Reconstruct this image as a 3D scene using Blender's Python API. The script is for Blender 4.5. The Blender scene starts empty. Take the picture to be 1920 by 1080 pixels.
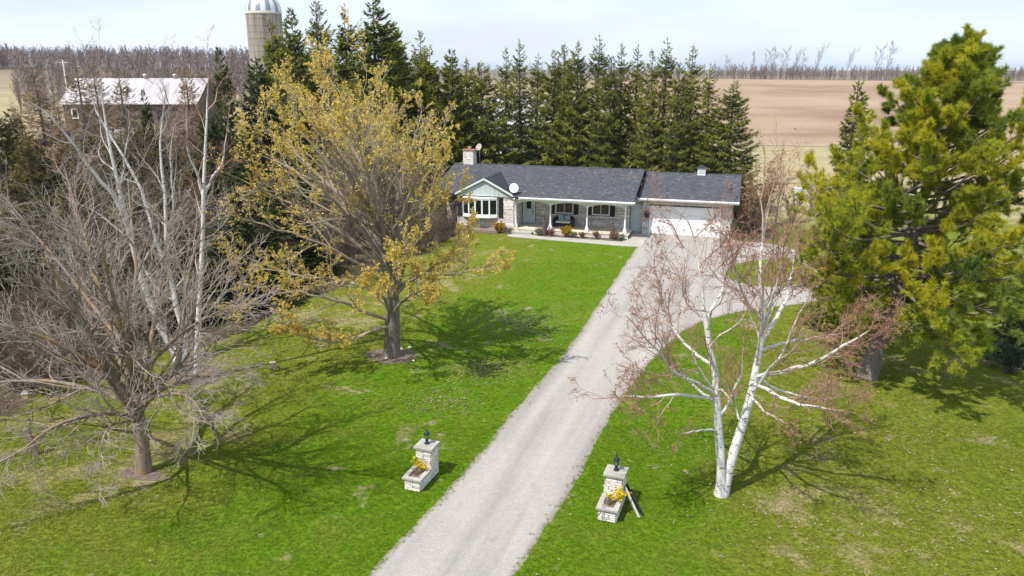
import bpy, bmesh, math, random
import numpy as np
from mathutils import Vector, Matrix, noise as mnoise
from mathutils.geometry import tessellate_polygon

R = math.radians
rng = np.random.default_rng(7)
random.seed(7)
SC = bpy.context.scene
C = SC.collection

# ---------------------------------------------------------------- camera, sky, sun, exposure
CAM_H, FPX, PITCH = 11.65, 1450.0, math.atan(410 / 1450.0)
cam_d = bpy.data.cameras.new('camera')
cam = bpy.data.objects.new('camera', cam_d); C.objects.link(cam)
cam.location = (0, 0, CAM_H)
cam.rotation_euler = (math.pi / 2 - PITCH, 0, 0)
cam_d.sensor_width = 36; cam_d.lens = 36 * FPX / 1920
cam_d.clip_start = 0.2; cam_d.clip_end = 9000
SC.camera = cam

SUN_EL, SUN_AZ = R(57), R(50)          # shadows fall toward +Y, +X (azimuth from +Y to +X)
world = bpy.data.worlds.new('World'); SC.world = world; world.use_nodes = True
wn, wl = world.node_tree.nodes, world.node_tree.links
wn.clear()
w_out = wn.new('ShaderNodeOutputWorld'); w_bg = wn.new('ShaderNodeBackground')
sky = wn.new('ShaderNodeTexSky'); sky.sky_type = 'NISHITA'; sky.sun_disc = False
sky.sun_elevation = SUN_EL; sky.sun_rotation = SUN_AZ + math.pi
sky.altitude = 200; sky.air_density = 1.0; sky.dust_density = 1.2; sky.ozone_density = 1.6
w_tc = wn.new('ShaderNodeTexCoord'); w_map = wn.new('ShaderNodeMapping')
w_map.inputs['Scale'].default_value = (1.6, 1.6, 9.0)
w_no = wn.new('ShaderNodeTexNoise'); w_no.inputs['Scale'].default_value = 1.7
w_no.inputs['Detail'].default_value = 6; w_no.inputs['Roughness'].default_value = .55
w_ra = wn.new('ShaderNodeValToRGB')
w_ra.color_ramp.elements[0].position = .36; w_ra.color_ramp.elements[0].color = (.50, .50, .50, 1)
w_ra.color_ramp.elements[1].position = .66; w_ra.color_ramp.elements[1].color = (.95, .95, .95, 1)
w_mx = wn.new('ShaderNodeMixRGB'); w_mx.inputs['Color2'].default_value = (6.7, 7.6, 9.2, 1)
wl.new(w_tc.outputs['Generated'], w_map.inputs['Vector']); wl.new(w_map.outputs[0], w_no.inputs['Vector'])
wl.new(w_no.outputs['Fac'], w_ra.inputs[0]); wl.new(w_ra.outputs[0], w_mx.inputs['Fac'])
wl.new(sky.outputs[0], w_mx.inputs['Color1']); wl.new(w_mx.outputs[0], w_bg.inputs['Color'])
wl.new(w_bg.outputs[0], w_out.inputs['Surface'])
w_bg.inputs['Strength'].default_value = .11

sun_d = bpy.data.lights.new('sun', 'SUN'); sun = bpy.data.objects.new('sun', sun_d); C.objects.link(sun)
sun_d.energy = 4.6; sun_d.angle = R(.53); sun_d.color = (1, .955, .88)
sdir = Vector((math.cos(SUN_EL) * math.sin(SUN_AZ), math.cos(SUN_EL) * math.cos(SUN_AZ), -math.sin(SUN_EL)))
sun.rotation_euler = sdir.to_track_quat('-Z', 'Y').to_euler()
sun.location = (-30, -30, 60)

SC.view_settings.view_transform = 'Standard'; SC.view_settings.look = 'None'
SC.view_settings.exposure = .40; SC.view_settings.gamma = 1
SC.view_settings.use_curve_mapping = False
SC.render.engine = 'CYCLES'
SC.cycles.max_bounces = 5; SC.cycles.diffuse_bounces = 2; SC.cycles.glossy_bounces = 2
SC.cycles.transmission_bounces = 3; SC.cycles.transparent_max_bounces = 6

# ---------------------------------------------------------------- picture -> place (for laying things out on the ground)
def ray(px, py):
    u, v = (px - 960) / FPX, (py - 540) / FPX
    return np.array([u, math.cos(PITCH) - v * math.sin(PITCH), -math.sin(PITCH) - v * math.cos(PITCH)])
def gnd(px, py, z=0.0):
    d = ray(px, py); return np.array([0, 0, CAM_H]) + d * ((z - CAM_H) / d[2])
def at(px, py, Y):
    d = ray(px, py); return np.array([0, 0, CAM_H]) + d * (Y / d[1])

# ---------------------------------------------------------------- object helpers
def tag(o, label=None, cat=None, group=None, kind=None):
    if label: o['label'] = label
    if cat: o['category'] = cat
    if group: o['group'] = group
    if kind: o['kind'] = kind
    return o
def empty(name, loc=(0, 0, 0), rz=0, label=None, cat=None, group=None, kind=None):
    o = bpy.data.objects.new(name, None); C.objects.link(o)
    o.location = tuple(loc); o.rotation_euler = (0, 0, rz); o.empty_display_size = .3
    return tag(o, label, cat, group, kind)
def link_obj(name, me, parent=None):
    o = bpy.data.objects.new(name, me); C.objects.link(o)
    if parent is not None: o.parent = parent
    return o
KIDS = {}
def copy_tree(o, parent=None):
    c = o.copy(); C.objects.link(c)
    if parent is not None: c.parent = parent
    for ch in [k for k in bpy.data.objects if k.parent == o]:
        copy_tree(ch, c)
    return c
def np_mesh(name, V, F, mat=None, attrs=None, smooth=False):
    """V (n,3); F (m,3) or (m,4); attrs: per-point float arrays"""
    V = np.asarray(V, np.float32); F = np.asarray(F, np.int32)
    me = bpy.data.meshes.new(name)
    k = F.shape[1]
    me.vertices.add(len(V)); me.vertices.foreach_set('co', V.ravel())
    me.loops.add(F.size); me.loops.foreach_set('vertex_index', F.ravel())
    me.polygons.add(len(F)); me.polygons.foreach_set('loop_start', np.arange(0, F.size, k, dtype=np.int32))
    if smooth: me.polygons.foreach_set('use_smooth', np.ones(len(F), bool))
    me.update(calc_edges=True)
    for n, a in (attrs or {}).items():
        at_ = me.attributes.new(n, 'FLOAT', 'POINT'); at_.data.foreach_set('value', np.asarray(a, np.float32).ravel())
    if mat: me.materials.append(mat)
    return me
class MB:
    def __init__(s): s.V, s.F, s.S, s.T = [], [], [], []
    def add(s, V, F, smooth=False, tone=0.0):
        n = len(s.V); s.V += [tuple(v) for v in V]; s.F += [tuple(i + n for i in f) for f in F]
        s.S += [smooth] * len(F); s.T += [tone] * len(V); return s
    def box(s, x0, x1, y0, y1, z0, z1, tone=0.0):
        V = [(x0, y0, z0), (x1, y0, z0), (x1, y1, z0), (x0, y1, z0), (x0, y0, z1), (x1, y0, z1), (x1, y1, z1), (x0, y1, z1)]
        return s.add(V, [(0, 3, 2, 1), (4, 5, 6, 7), (0, 1, 5, 4), (1, 2, 6, 5), (2, 3, 7, 6), (3, 0, 4, 7)], tone=tone)
    def prism(s, pts, axis, a, b):
        """polygon pts in the other two axes, extruded along axis from a to b"""
        def p3(p, t): return {'x': (t, p[0], p[1]), 'y': (p[0], t, p[1]), 'z': (p[0], p[1], t)}[axis]
        n = len(pts)
        V = [p3(p, a) for p in pts] + [p3(p, b) for p in pts]
        F = [(i, (i + 1) % n, (i + 1) % n + n, i + n) for i in range(n)]
        tri = tessellate_polygon([[Vector((p[0], p[1], 0)) for p in pts]])
        F += [tuple(t) for t in tri] + [tuple(i + n for i in reversed(t)) for t in tri]
        return s.add(V, F)
    def tube(s, P, Rr, n=8, cap=True, smooth=True):
        V, F, rad = tubes(np.array([P], float), np.array([Rr if hasattr(Rr, '__len__') else [Rr] * len(P)], float), n)
        F = [tuple(f) for f in F]
        s.add(V, F, smooth)
        if cap:
            b = len(s.V) - len(V)
            s.F += [tuple(b + i for i in reversed(range(n))), tuple(b + len(V) - n + i for i in range(n))]; s.S += [False, False]
        return s
    def lathe(s, prof, cx=0, cy=0, n=16, smooth=True):
        V = [(cx + r * math.cos(2 * math.pi * k / n), cy + r * math.sin(2 * math.pi * k / n), z) for r, z in prof for k in range(n)]
        F = [(j * n + k, j * n + (k + 1) % n, (j + 1) * n + (k + 1) % n, (j + 1) * n + k) for j in range(len(prof) - 1) for k in range(n)]
        return s.add(V, F, smooth)
    def build(s, name, mat, parent=None, bevel=0):
        me = bpy.data.meshes.new(name); me.from_pydata(s.V, [], s.F); me.update()
        bm = bmesh.new(); bm.from_mesh(me); bmesh.ops.recalc_face_normals(bm, faces=bm.faces); bm.to_mesh(me); bm.free()
        me.polygons.foreach_set('use_smooth', np.array(s.S, bool))
        if any(s.T):
            a = me.attributes.new('tone', 'FLOAT', 'POINT'); a.data.foreach_set('value', np.array(s.T, np.float32))
        me.materials.append(mat)
        o = link_obj(name, me, parent)
        if bevel:
            m = o.modifiers.new('bevel', 'BEVEL'); m.width = bevel; m.segments = 2; m.limit_method = 'ANGLE'
        return o
def unit(a): return a / np.maximum(np.linalg.norm(a, axis=-1, keepdims=True), 1e-9)
def tubes(P, Rr, n=5):
    """P (N,K,3), Rr (N,K) -> V, quads F, radius per vertex"""
    N, K, _ = P.shape
    T = np.empty_like(P); T[:, 1:-1] = P[:, 2:] - P[:, :-2]; T[:, 0] = P[:, 1] - P[:, 0]; T[:, -1] = P[:, -1] - P[:, -2]
    T = unit(T)
    ref = np.where(np.abs(T[:, :1, 2:3]) > .8, np.array([[[1., 0, 0]]]), np.array([[[0, 0, 1.]]]))
    A = unit(np.cross(T, np.broadcast_to(ref, T.shape))); B = np.cross(T, A)
    th = np.arange(n) * 2 * math.pi / n
    ring = A[:, :, None] * np.cos(th)[None, None, :, None] + B[:, :, None] * np.sin(th)[None, None, :, None]
    V = (P[:, :, None] + ring * Rr[:, :, None, None]).reshape(-1, 3)
    i = np.arange(N)[:, None, None] * K * n; j = np.arange(K - 1)[None, :, None] * n; k = np.arange(n)[None, None, :]
    k2 = (k + 1) % n
    F = np.stack([i + j + k, i + j + k2, i + j + n + k2, i + j + n + k], -1).reshape(-1, 4)
    return V, F, np.repeat(Rr.reshape(-1), n)
def resample(P, Rr, K):
    P = np.asarray(P, float); Rr = np.asarray(Rr, float)
    # Catmull-Rom through the points
    n = len(P); Q = np.vstack([2 * P[0] - P[1], P, 2 * P[-1] - P[-2]])
    t = np.linspace(0, n - 1 - 1e-6, K); i = t.astype(int); f = (t - i)[:, None]
    p0, p1, p2, p3 = Q[i], Q[i + 1], Q[i + 2], Q[i + 3]
    out = .5 * (2 * p1 + (p2 - p0) * f + (2 * p0 - 5 * p1 + 4 * p2 - p3) * f ** 2 + (3 * p1 - p0 - 3 * p2 + p3) * f ** 3)
    return out, np.interp(t, np.arange(n), Rr)
def grow(P, Rr, per, K, ratio, ang, up=.15, wig=.18, t0=.2, t1=1.0, rr=.55, lmin=.15, droop=0.0, tipr=.25, shape=.45, rg=rng, lfix=None, out=0.0, lref=0):
    """children polylines for every polyline of P: (N,K0,3) -> (N*per,K,3)"""
    N, K0, _ = P.shape
    L = np.linalg.norm(np.diff(P, axis=1), axis=2).sum(1)
    M = N * per
    idx = np.repeat(np.arange(N), per)
    t = np.tile((np.arange(per) + .5) / per, N) + rg.uniform(-.5, .5, M) / per
    t = t0 + (t1 - t0) * np.clip(t, 0, 1)
    s = t * (K0 - 1); i0 = np.minimum(s.astype(int), K0 - 2); f = (s - i0)[:, None]
    base = P[idx, i0] * (1 - f) + P[idx, i0 + 1] * f
    tan = unit(P[idx, i0 + 1] - P[idx, i0])
    rad = (Rr[idx, i0] * (1 - f[:, 0]) + Rr[idx, i0 + 1] * f[:, 0])
    perp = unit(np.cross(tan, rg.normal(size=(M, 3))))
    if out: perp = unit(perp + out * (base - P[:, 0].mean(0)) / 5)
    a = np.radians(rg.normal(ang, ang * .22, M))[:, None]
    d = unit(tan * np.cos(a) + perp * np.sin(a))
    ln = (L[idx] if lfix is None else lfix) * ratio * (1 - shape * t) * rg.uniform(.6, 1.25, M)
    ln = np.maximum(ln, lmin)
    Q = np.empty((M, K, 3)); Q[:, 0] = base
    for k in range(1, K):
        Q[:, k] = Q[:, k - 1] + d * (ln / (K - 1))[:, None]
        d = unit(d + rg.normal(size=(M, 3)) * wig + np.array([0, 0, up - droop * k / K]))
    r0 = np.minimum(rad * .8, np.maximum(rad * rr, ln * .011))
    rr_ = r0[:, None] * np.linspace(1, tipr, K)[None]
    if lref:                                                          # short limbs carry fewer side shoots
        m = rg.random(M) < np.clip(L[idx] / lref, .18, 1); Q, rr_ = Q[m], rr_[m]
    return Q, rr_
def blades(Cn, D, Wd, ln, wd):
    """diamond quads: centre base Cn, direction D, width direction Wd"""
    n = len(Cn); D = D * ln[:, None]; Wd = Wd * wd[:, None]
    V = np.stack([Cn, Cn + D * .45 + Wd, Cn + D, Cn + D * .45 - Wd], 1).reshape(-1, 3)
    return V, np.arange(4 * n).reshape(-1, 4)
def needles(Cn, D, Wd, ln, wd):
    """single triangles: two base corners and a tip"""
    n = len(Cn); D = D * ln[:, None]; Wd = Wd * wd[:, None]
    V = np.stack([Cn + D * .12 - Wd, Cn + D * .12 + Wd, Cn + D], 1).reshape(-1, 3)
    return V, np.arange(3 * n).reshape(-1, 3)
def cat_mesh(parts):
    """[(V,F,attr)] with equal face size"""
    V, F, A, n = [], [], [], 0
    for v, f, a in parts:
        V.append(v); F.append(f + n); A.append(a); n += len(v)
    return np.vstack(V), np.vstack(F), np.concatenate(A)

# ---------------------------------------------------------------- materials
def mat(name, base=(.5, .5, .5), rough=.7, metal=0.0, spec=.3, fn=None):
    m = bpy.data.materials.new(name); m.use_nodes = True
    nt = m.node_tree; b = nt.nodes['Principled BSDF']
    b.inputs['Base Color'].default_value = (*base, 1); b.inputs['Roughness'].default_value = rough
    b.inputs['Metallic'].default_value = metal; b.inputs['Specular IOR Level'].default_value = spec
    if fn: fn(N(nt), b)
    return m
class N:
    def __init__(s, nt): s.nt = nt
    def new(s, t, **kw):
        n = s.nt.nodes.new(t)
        for k, v in kw.items(): setattr(n, k, v)
        return n
    def link(s, a, b): s.nt.links.new(a, b)
    def pos(s): return s.new('ShaderNodeNewGeometry').outputs['Position']
    def obj(s): return s.new('ShaderNodeTexCoord').outputs['Object']
    def attr(s, n): return s.new('ShaderNodeAttribute', attribute_name=n).outputs['Fac']
    def rand(s): return s.new('ShaderNodeObjectInfo').outputs['Random']
    def noise(s, scale, vec=None, detail=4, rough=.55, stretch=None, dist=0):
        n = s.new('ShaderNodeTexNoise'); n.inputs['Scale'].default_value = scale; n.inputs['Detail'].default_value = detail
        n.inputs['Roughness'].default_value = rough; n.inputs['Distortion'].default_value = dist
        vec = vec if vec is not None else s.pos()
        if stretch:
            mp = s.new('ShaderNodeMapping'); mp.inputs['Scale'].default_value = stretch; s.link(vec, mp.inputs['Vector']); vec = mp.outputs[0]
        s.link(vec, n.inputs['Vector']); return n.outputs['Fac']
    def ramp(s, fac, stops, const=False):
        r = s.new('ShaderNodeValToRGB'); e = r.color_ramp.elements
        if const: r.color_ramp.interpolation = 'CONSTANT'
        for i, (p, c) in enumerate(stops):
            x = e[i] if i < 2 else e.new(p)
            x.position = p
            x.color = (*(c if hasattr(c, '__len__') else (c, c, c)), 1)
        s.link(fac, r.inputs[0]); return r.outputs[0]
    def mix(s, fac, a, b, mode='MIX'):
        m = s.new('ShaderNodeMixRGB', blend_type=mode)
        for inp, v in (('Fac', fac), ('Color1', a), ('Color2', b)):
            if isinstance(v, (int, float)): m.inputs[inp].default_value = v if inp == 'Fac' else (v, v, v, 1)
            elif isinstance(v, tuple): m.inputs[inp].default_value = (*v, 1)
            else: s.link(v, m.inputs[inp])
        return m.outputs[0]
    def math(s, op, a, b=0.0, c=None):
        m = s.new('ShaderNodeMath', operation=op)
        for i, v in enumerate((a, b, c)):
            if v is None: continue
            if isinstance(v, (int, float)): m.inputs[i].default_value = v
            else: s.link(v, m.inputs[i])
        return m.outputs[0]
    def bump(s, b, h, strength=.5, dist=.02):
        n = s.new('ShaderNodeBump'); n.inputs['Strength'].default_value = strength; n.inputs['Distance'].default_value = dist
        s.link(h, n.inputs['Height']); s.link(n.outputs[0], b.inputs['Normal'])
    def col(s, b, c): s.link(c, b.inputs['Base Color'])

def noisy(name, c1, c2, scale=6, rough=.7, bump=.3, bd=.01, metal=0, spec=.3, stretch=None, local=True):
    def fn(n, b):
        v = n.obj() if local else n.pos()
        f = n.noise(scale, v, stretch=stretch)
        n.col(b, n.ramp(f, [(.3, c1), (.7, c2)])); n.bump(b, n.noise(scale * 5, v, stretch=stretch), bump, bd)
    return mat(name, c1, rough, metal, spec, fn)

G_GREEN1, G_GREEN2 = (.063, .130, .005), (.103, .178, .010)
def grass_color(n, p):
    """mown spring grass: vivid green, drier olive ground, straw coloured thatch"""
    big = n.noise(.16, p, 6, .65); mid = n.noise(.75, p, 5, .6); fine = n.noise(17, p, 4, .65)
    g = n.ramp(fine, [(.25, G_GREEN1), (.75, G_GREEN2)])
    olive = n.ramp(fine, [(.25, (.100, .128, .012)), (.75, (.160, .178, .026))])
    straw = n.ramp(fine, [(.25, (.200, .175, .080)), (.75, (.330, .285, .150))])
    # the lawn is greenest in the strip by the drive and drier towards the trees on the left and under the birch
    sep = n.new('ShaderNodeSeparateXYZ'); n.link(p, sep.inputs[0]); x, y = sep.outputs[0], sep.outputs[1]
    dx = n.math('ADD', x, n.math('MULTIPLY', y, -.337))             # distance right of the drive axis through the origin
    mr = n.new('ShaderNodeMapRange', interpolation_type='SMOOTHSTEP')
    n.link(dx, mr.inputs['Value'])
    for k, v in (('From Min', -12.5), ('From Max', -19.5), ('To Min', 0), ('To Max', .29)): mr.inputs[k].default_value = v
    mr2 = n.new('ShaderNodeMapRange', interpolation_type='SMOOTHSTEP')
    n.link(dx, mr2.inputs['Value'])
    for k, v in (('From Min', -3.0), ('From Max', 1.5), ('To Min', 0), ('To Max', .24)): mr2.inputs[k].default_value = v
    f = n.math('ADD', n.math('ADD', mr.outputs[0], mr2.outputs[0]), n.math('ADD', n.math('MULTIPLY', big, .55), n.math('MULTIPLY', mid, .55)))
    c = n.mix(n.ramp(f, [(.52, 0), (.76, .95)]), g, olive)
    c = n.mix(n.ramp(n.math('ADD', f, n.math('MULTIPLY', fine, .18)), [(.92, 0), (1.04, .7)]), c, straw)
    # old leaf patches: brown blotches in the middle of the lawn
    pl = n.math('ADD', n.noise(.42, p, 6, .68, dist=.6), n.math('MULTIPLY', n.noise(3.5, p, 3), .22))
    c = n.mix(n.ramp(pl, [(.71, 0), (.79, .75)]), c, (.30, .245, .165))
    return c, fine
def _lawn(n, b):
    p = n.pos(); c, fine = grass_color(n, p)
    sep = n.new('ShaderNodeSeparateXYZ'); n.link(p, sep.inputs[0]); y = sep.outputs[1]
    wob = n.math('ADD', y, n.math('MULTIPLY', n.noise(.09, p, 4), 26))
    rough_c = n.ramp(n.noise(.35, p, 6, .65, stretch=(.35, 1, 1)), [(.3, (.20, .165, .095)), (.55, (.33, .275, .165)), (.75, (.19, .185, .08))])
    c = n.mix(n.ramp(n.math('MULTIPLY', wob, .01), [(.68, 0), (.80, 1)]), c, rough_c)
    far_c = n.ramp(n.noise(.02, p, 5), [(.3, (.13, .105, .08)), (.7, (.21, .17, .13))])
    c = n.mix(n.ramp(n.math('MULTIPLY', y, .001), [(.20, 0), (.275, 1)]), c, far_c)
    n.col(b, c); n.bump(b, n.math('ADD', n.noise(28, p, 3, .7), n.math('MULTIPLY', n.noise(6, p, 3), .3)), .22, .015)
M = {}
M['lawn'] = mat('lawn_grass', rough=.95, spec=.02, fn=_lawn)
def _gblade(n, b):
    c, fine = grass_color(n, n.pos())
    n.col(b, n.mix(1.0, c, n.ramp(n.rand(), [(0, (1.02, 1.03, 1.0)), (.8, (1.52, 1.45, 1.42)), (1, (2.0, 1.8, 2.0))]), 'MULTIPLY'))
M['blade'] = mat('grass_blade', rough=.8, spec=.05, fn=_gblade)
def add_translucent(m, f):
    nt = m.node_tree; b = nt.nodes['Principled BSDF']; out = [x for x in nt.nodes if x.type == 'OUTPUT_MATERIAL'][0]
    tr = nt.nodes.new('ShaderNodeBsdfTranslucent'); mx = nt.nodes.new('ShaderNodeMixShader'); mx.inputs[0].default_value = f
    nt.links.new(b.inputs['Base Color'].links[0].from_socket, tr.inputs['Color'])
    nt.links.new(b.outputs[0], mx.inputs[1]); nt.links.new(tr.outputs[0], mx.inputs[2]); nt.links.new(mx.outputs[0], out.inputs['Surface'])
add_translucent(M['blade'], .3)
def _drive(n, b):
    p = n.pos()
    big = n.noise(.18, p, 5, .6); fine = n.noise(35, p, 3, .7); mid = n.noise(2.2, p, 5, .65)
    c = n.ramp(fine, [(.25, (.205, .190, .172)), (.75, (.41, .386, .358))])
    c = n.mix(n.ramp(n.math('ADD', n.math('MULTIPLY', big, .6), n.math('MULTIPLY', mid, .4)), [(.40, .0), (.66, .55)]), c, (.41, .375, .340))
    # long wheel-worn bands along the drive
    sp_ = n.new('ShaderNodeSeparateXYZ'); n.link(p, sp_.inputs[0]); cb = n.new('ShaderNodeCombineXYZ')
    n.link(n.math('ADD', sp_.outputs[0], n.math('MULTIPLY', sp_.outputs[1], -.337)), cb.inputs[0]); n.link(n.math('MULTIPLY', sp_.outputs[1], .05), cb.inputs[1])
    st = n.noise(1.1, cb.outputs[0], 4, .55)
    c = n.mix(1.0, c, n.ramp(st, [(.32, .74), (.5, .96), (.7, 1.10)]), 'MULTIPLY')
    sp2 = n.noise(1.6, p, 6, .75)
    c = n.mix(n.ramp(sp2, [(.62, 0), (.74, .45)]), c, (.17, .155, .135))
    c = n.mix(1.0, c, n.ramp(n.noise(7, p, 5, .75), [(.3, .88), (.7, 1.10)]), 'MULTIPLY')
    e = n.attr('tone')                                               # 0 at the ragged edge of the sheet
    edge = n.math('ADD', e, n.math('MULTIPLY', n.noise(3.0, p, 4, .7), .5))
    c = n.mix(n.ramp(edge, [(.28, .85), (.78, 0)]), c, (.21, .185, .15))
    n.col(b, c); n.bump(b, fine, .6, .015)
M['drive'] = mat('gravel_drive', rough=.92, spec=.15, fn=_drive)
M['concrete'] = noisy('concrete', (.31, .295, .265), (.42, .40, .365), 1.5, .85, .2, .004, spec=.2)
M['foundation'] = noisy('foundation', (.26, .22, .18), (.36, .31, .26), 2, .9, .3, .006)
M['mulch'] = noisy('mulch', (.085, .060, .045), (.20, .155, .125), 7, .95, .8, .03, local=False)
M['litter'] = None
def _litter(n, b):
    p = n.pos(); f = n.noise(5.5, p, 5, .7); g = n.noise(.5, p, 4)
    c = n.ramp(f, [(.28, (.036, .028, .017)), (.55, (.085, .066, .040)), (.75, (.15, .118, .075))])
    c = n.mix(n.ramp(g, [(.5, 0), (.7, .6)]), c, (.085, .095, .028))
    n.col(b, c); n.bump(b, n.noise(14, p, 4, .7), 1, .06)
M['litter'] = mat('leaf_litter', rough=.95, spec=.1, fn=_litter)
def _field(n, b):
    p = n.pos()
    st = n.noise(.035, p, 6, .6, stretch=(.6, 1.3, 1)); fu = n.noise(.8, p, 4, .7, stretch=(.04, 1.5, 1)); f = n.noise(3, p, 4, .7)
    c = n.ramp(st, [(.32, (.200, .136, .092)), (.5, (.300, .215, .148)), (.70, (.355, .268, .190))])
    c = n.mix(1.0, c, n.ramp(fu, [(.3, .93), (.7, 1.06)]), 'MULTIPLY')
    c = n.mix(1.0, c, n.ramp(f, [(.3, .9), (.7, 1.1)]), 'MULTIPLY')
    n.col(b, c); n.bump(b, n.math('ADD', fu, f), .8, .12)
M['field'] = mat('ploughed_soil', rough=.95, spec=.1, fn=_field)

def _stone(n, b):
    at_ = n.attr('tone')
    t = n.math('ADD', at_, n.math('MULTIPLY', n.math('LESS_THAN', at_, .0001), n.rand()))
    c = n.ramp(t, [(0, (.52, .45, .40)), (.2, (.70, .65, .60)), (.5, (.79, .755, .715)), (.75, (.65, .59, .535)), (1, (.82, .80, .765))])
    v = n.obj() ; f = n.noise(11, n.pos(), 5, .65)
    c = n.mix(1.0, c, n.ramp(f, [(.3, .80), (.7, 1.10)]), 'MULTIPLY')
    n.col(b, c); n.bump(b, n.noise(18, n.pos(), 4, .7), .7, .02)
M['stone'] = mat('pale_stone', rough=.85, spec=.2, fn=_stone)
M['mortar'] = noisy('mortar', (.075, .058, .046), (.13, .105, .085), 6, .95, .3, .01)
def _shingle(n, b):
    t = n.attr('tone'); p = n.pos()
    c = n.ramp(t, [(0, (.042, .045, .053)), (.35, (.066, .070, .081)), (.7, (.092, .097, .110)), (1, (.16, .165, .18))])
    c = n.mix(1.0, c, n.ramp(n.noise(25, p, 3, .7), [(.3, .75), (.7, 1.2)]), 'MULTIPLY')
    n.col(b, c); n.bump(b, n.noise(60, p, 2), .4, .006)
M['shingle'] = mat('asphalt_shingle', rough=.85, spec=.25, fn=_shingle)
M['roofbase'] = mat('roof_underlay', (.03, .032, .04), .9)
M['white'] = noisy('white_paint', (.76, .77, .78), (.82, .82, .82), 2, .45, .05, .002)
M['soffit'] = mat('soffit', (.62, .65, .66), .6)
def _siding(n, b):
    n.col(b, n.ramp(n.noise(2, n.obj(), 4, stretch=(6, 1, .6)), [(.3, (.44, .48, .47)), (.7, (.50, .54, .53))]))
M['siding'] = mat('grey_green_siding', rough=.55, fn=_siding)
M['bluedoor'] = mat('pale_blue_paint', (.60, .69, .75), .4)
M['greydoor'] = noisy('grey_door_paint', (.50, .56, .58), (.55, .61, .63), 1.5, .5, .05, .002)
M['shutter'] = mat('black_shutter', (.018, .019, .022), .5)
M['glass'] = mat('dark_window', (.010, .014, .015), .06, 0, .3)
M['black'] = mat('black_metal', (.012, .014, .017), .4, .2)
M['lampmetal'] = mat('weathered_black_metal', (.030, .042, .055), .45, .5)
M['lampglass'] = mat('lamp_glass', (.16, .20, .24), .15, 0, .6)
M['wicker'] = noisy('black_wicker', (.012, .012, .013), (.035, .034, .034), 40, .6, .9, .01)
M['cream'] = mat('cream_cushion', (.72, .69, .62), .9)
M['bluepillow'] = noisy('blue_pillow', (.22, .33, .38), (.42, .52, .55), 6, .9, .1, .003)
M['dish'] = mat('dish_grey', (.60, .62, .64), .4)
M['steel'] = mat('galvanised_steel', (.45, .46, .47), .35, .8)
M['copper'] = noisy('clay_cap', (.24, .125, .08), (.33, .19, .13), 4, .8, .2, .01)
def _barn(n, b):
    n.col(b, n.ramp(n.noise(1.2, n.obj(), 5, .65, stretch=(7, 7, .35)), [(.3, (.085, .066, .058)), (.55, (.150, .120, .108)), (.75, (.22, .185, .17))]))
M['barnwood'] = mat('weathered_boards', rough=.9, spec=.15, fn=_barn)
def _metalroof(n, b):
    v = n.obj()
    c = n.ramp(n.noise(.35, v, 5, .65, stretch=(2.5, .5, 1)), [(.35, (.27, .245, .25)), (.55, (.44, .42, .435)), (.75, (.52, .505, .52))])
    n.col(b, c)
M['metalroof'] = mat('weathered_tin', rough=.55, metal=.0, spec=.4, fn=_metalroof)
def _silo(n, b):
    v = n.obj(); n.col(b, n.ramp(n.noise(1.0, v, 5, .65, stretch=(1.6, 1.6, .12)), [(.28, (.125, .108, .085)), (.5, (.265, .240, .20)), (.72, (.37, .345, .30))]))
    n.bump(b, n.noise(9, v), .3, .02)
M['silo'] = mat('silo_concrete', rough=.9, spec=.15, fn=_silo)
M['tinlight'] = mat('dome_light_tin', (.66, .67, .69), .4, .3, .5)
M['tindark'] = mat('dome_dark_tin', (.25, .275, .31), .4, .35, .5)
M['post'] = noisy('weathered_post', (.17, .125, .085), (.30, .235, .17), 8, .9, .5, .01, stretch=(4, 4, .5))
M['paleboard'] = mat('pale_board', (.42, .42, .38), .7)
M['wood'] = noisy('cut_wood', (.42, .33, .21), (.58, .48, .34), 12, .8, .2, .005)
M['utility'] = mat('pale_green_box', (.52, .60, .57), .5)

def leafmat(name, stops, rough=.6, trans=.25, nscale=.9):
    def fn(n, b):
        t = n.math('ADD', n.math('MULTIPLY', n.attr('tone'), .8), n.math('MULTIPLY', n.noise(nscale, n.pos(), 3, .6), .4))
        t = n.math('ADD', t, n.math('MULTIPLY', n.rand(), .26)); t = n.math('SUBTRACT', t, .22)
        c = n.ramp(t, stops); n.col(b, c)
        if trans:
            out = [x for x in n.nt.nodes if x.type == 'OUTPUT_MATERIAL'][0]
            tr = n.new('ShaderNodeBsdfTranslucent'); n.link(c, tr.inputs['Color'])
            mx = n.new('ShaderNodeMixShader'); mx.inputs[0].default_value = trans
            n.link(b.outputs[0], mx.inputs[1]); n.link(tr.outputs[0], mx.inputs[2]); n.link(mx.outputs[0], out.inputs['Surface'])
    return mat(name, rough=rough, spec=.2, fn=fn)
M['spruce'] = leafmat('spruce_needles', [(.0, (.058, .080, .014)), (.4, (.170, .192, .028)), (.75, (.285, .290, .040)), (1, (.36, .335, .055))], trans=.4)
M['dkspruce'] = leafmat('dark_spruce_needles', [(.0, (.022, .036, .010)), (.5, (.062, .084, .018)), (1, (.125, .135, .028))], trans=.3)
M['cedar'] = leafmat('brown_green_cedar', [(.0, (.060, .062, .018)), (.4, (.135, .125, .032)), (.75, (.215, .170, .055)), (1, (.28, .20, .08))], trans=.3)
M['bluespruce'] = leafmat('blue_spruce_needles', [(.0, (.03, .05, .028)), (.5, (.075, .11, .06)), (1, (.14, .18, .10))])
M['larch'] = leafmat('brown_larch_twigs', [(.0, (.15, .105, .05)), (.5, (.27, .185, .085)), (1, (.37, .255, .115))], trans=.25)
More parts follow.
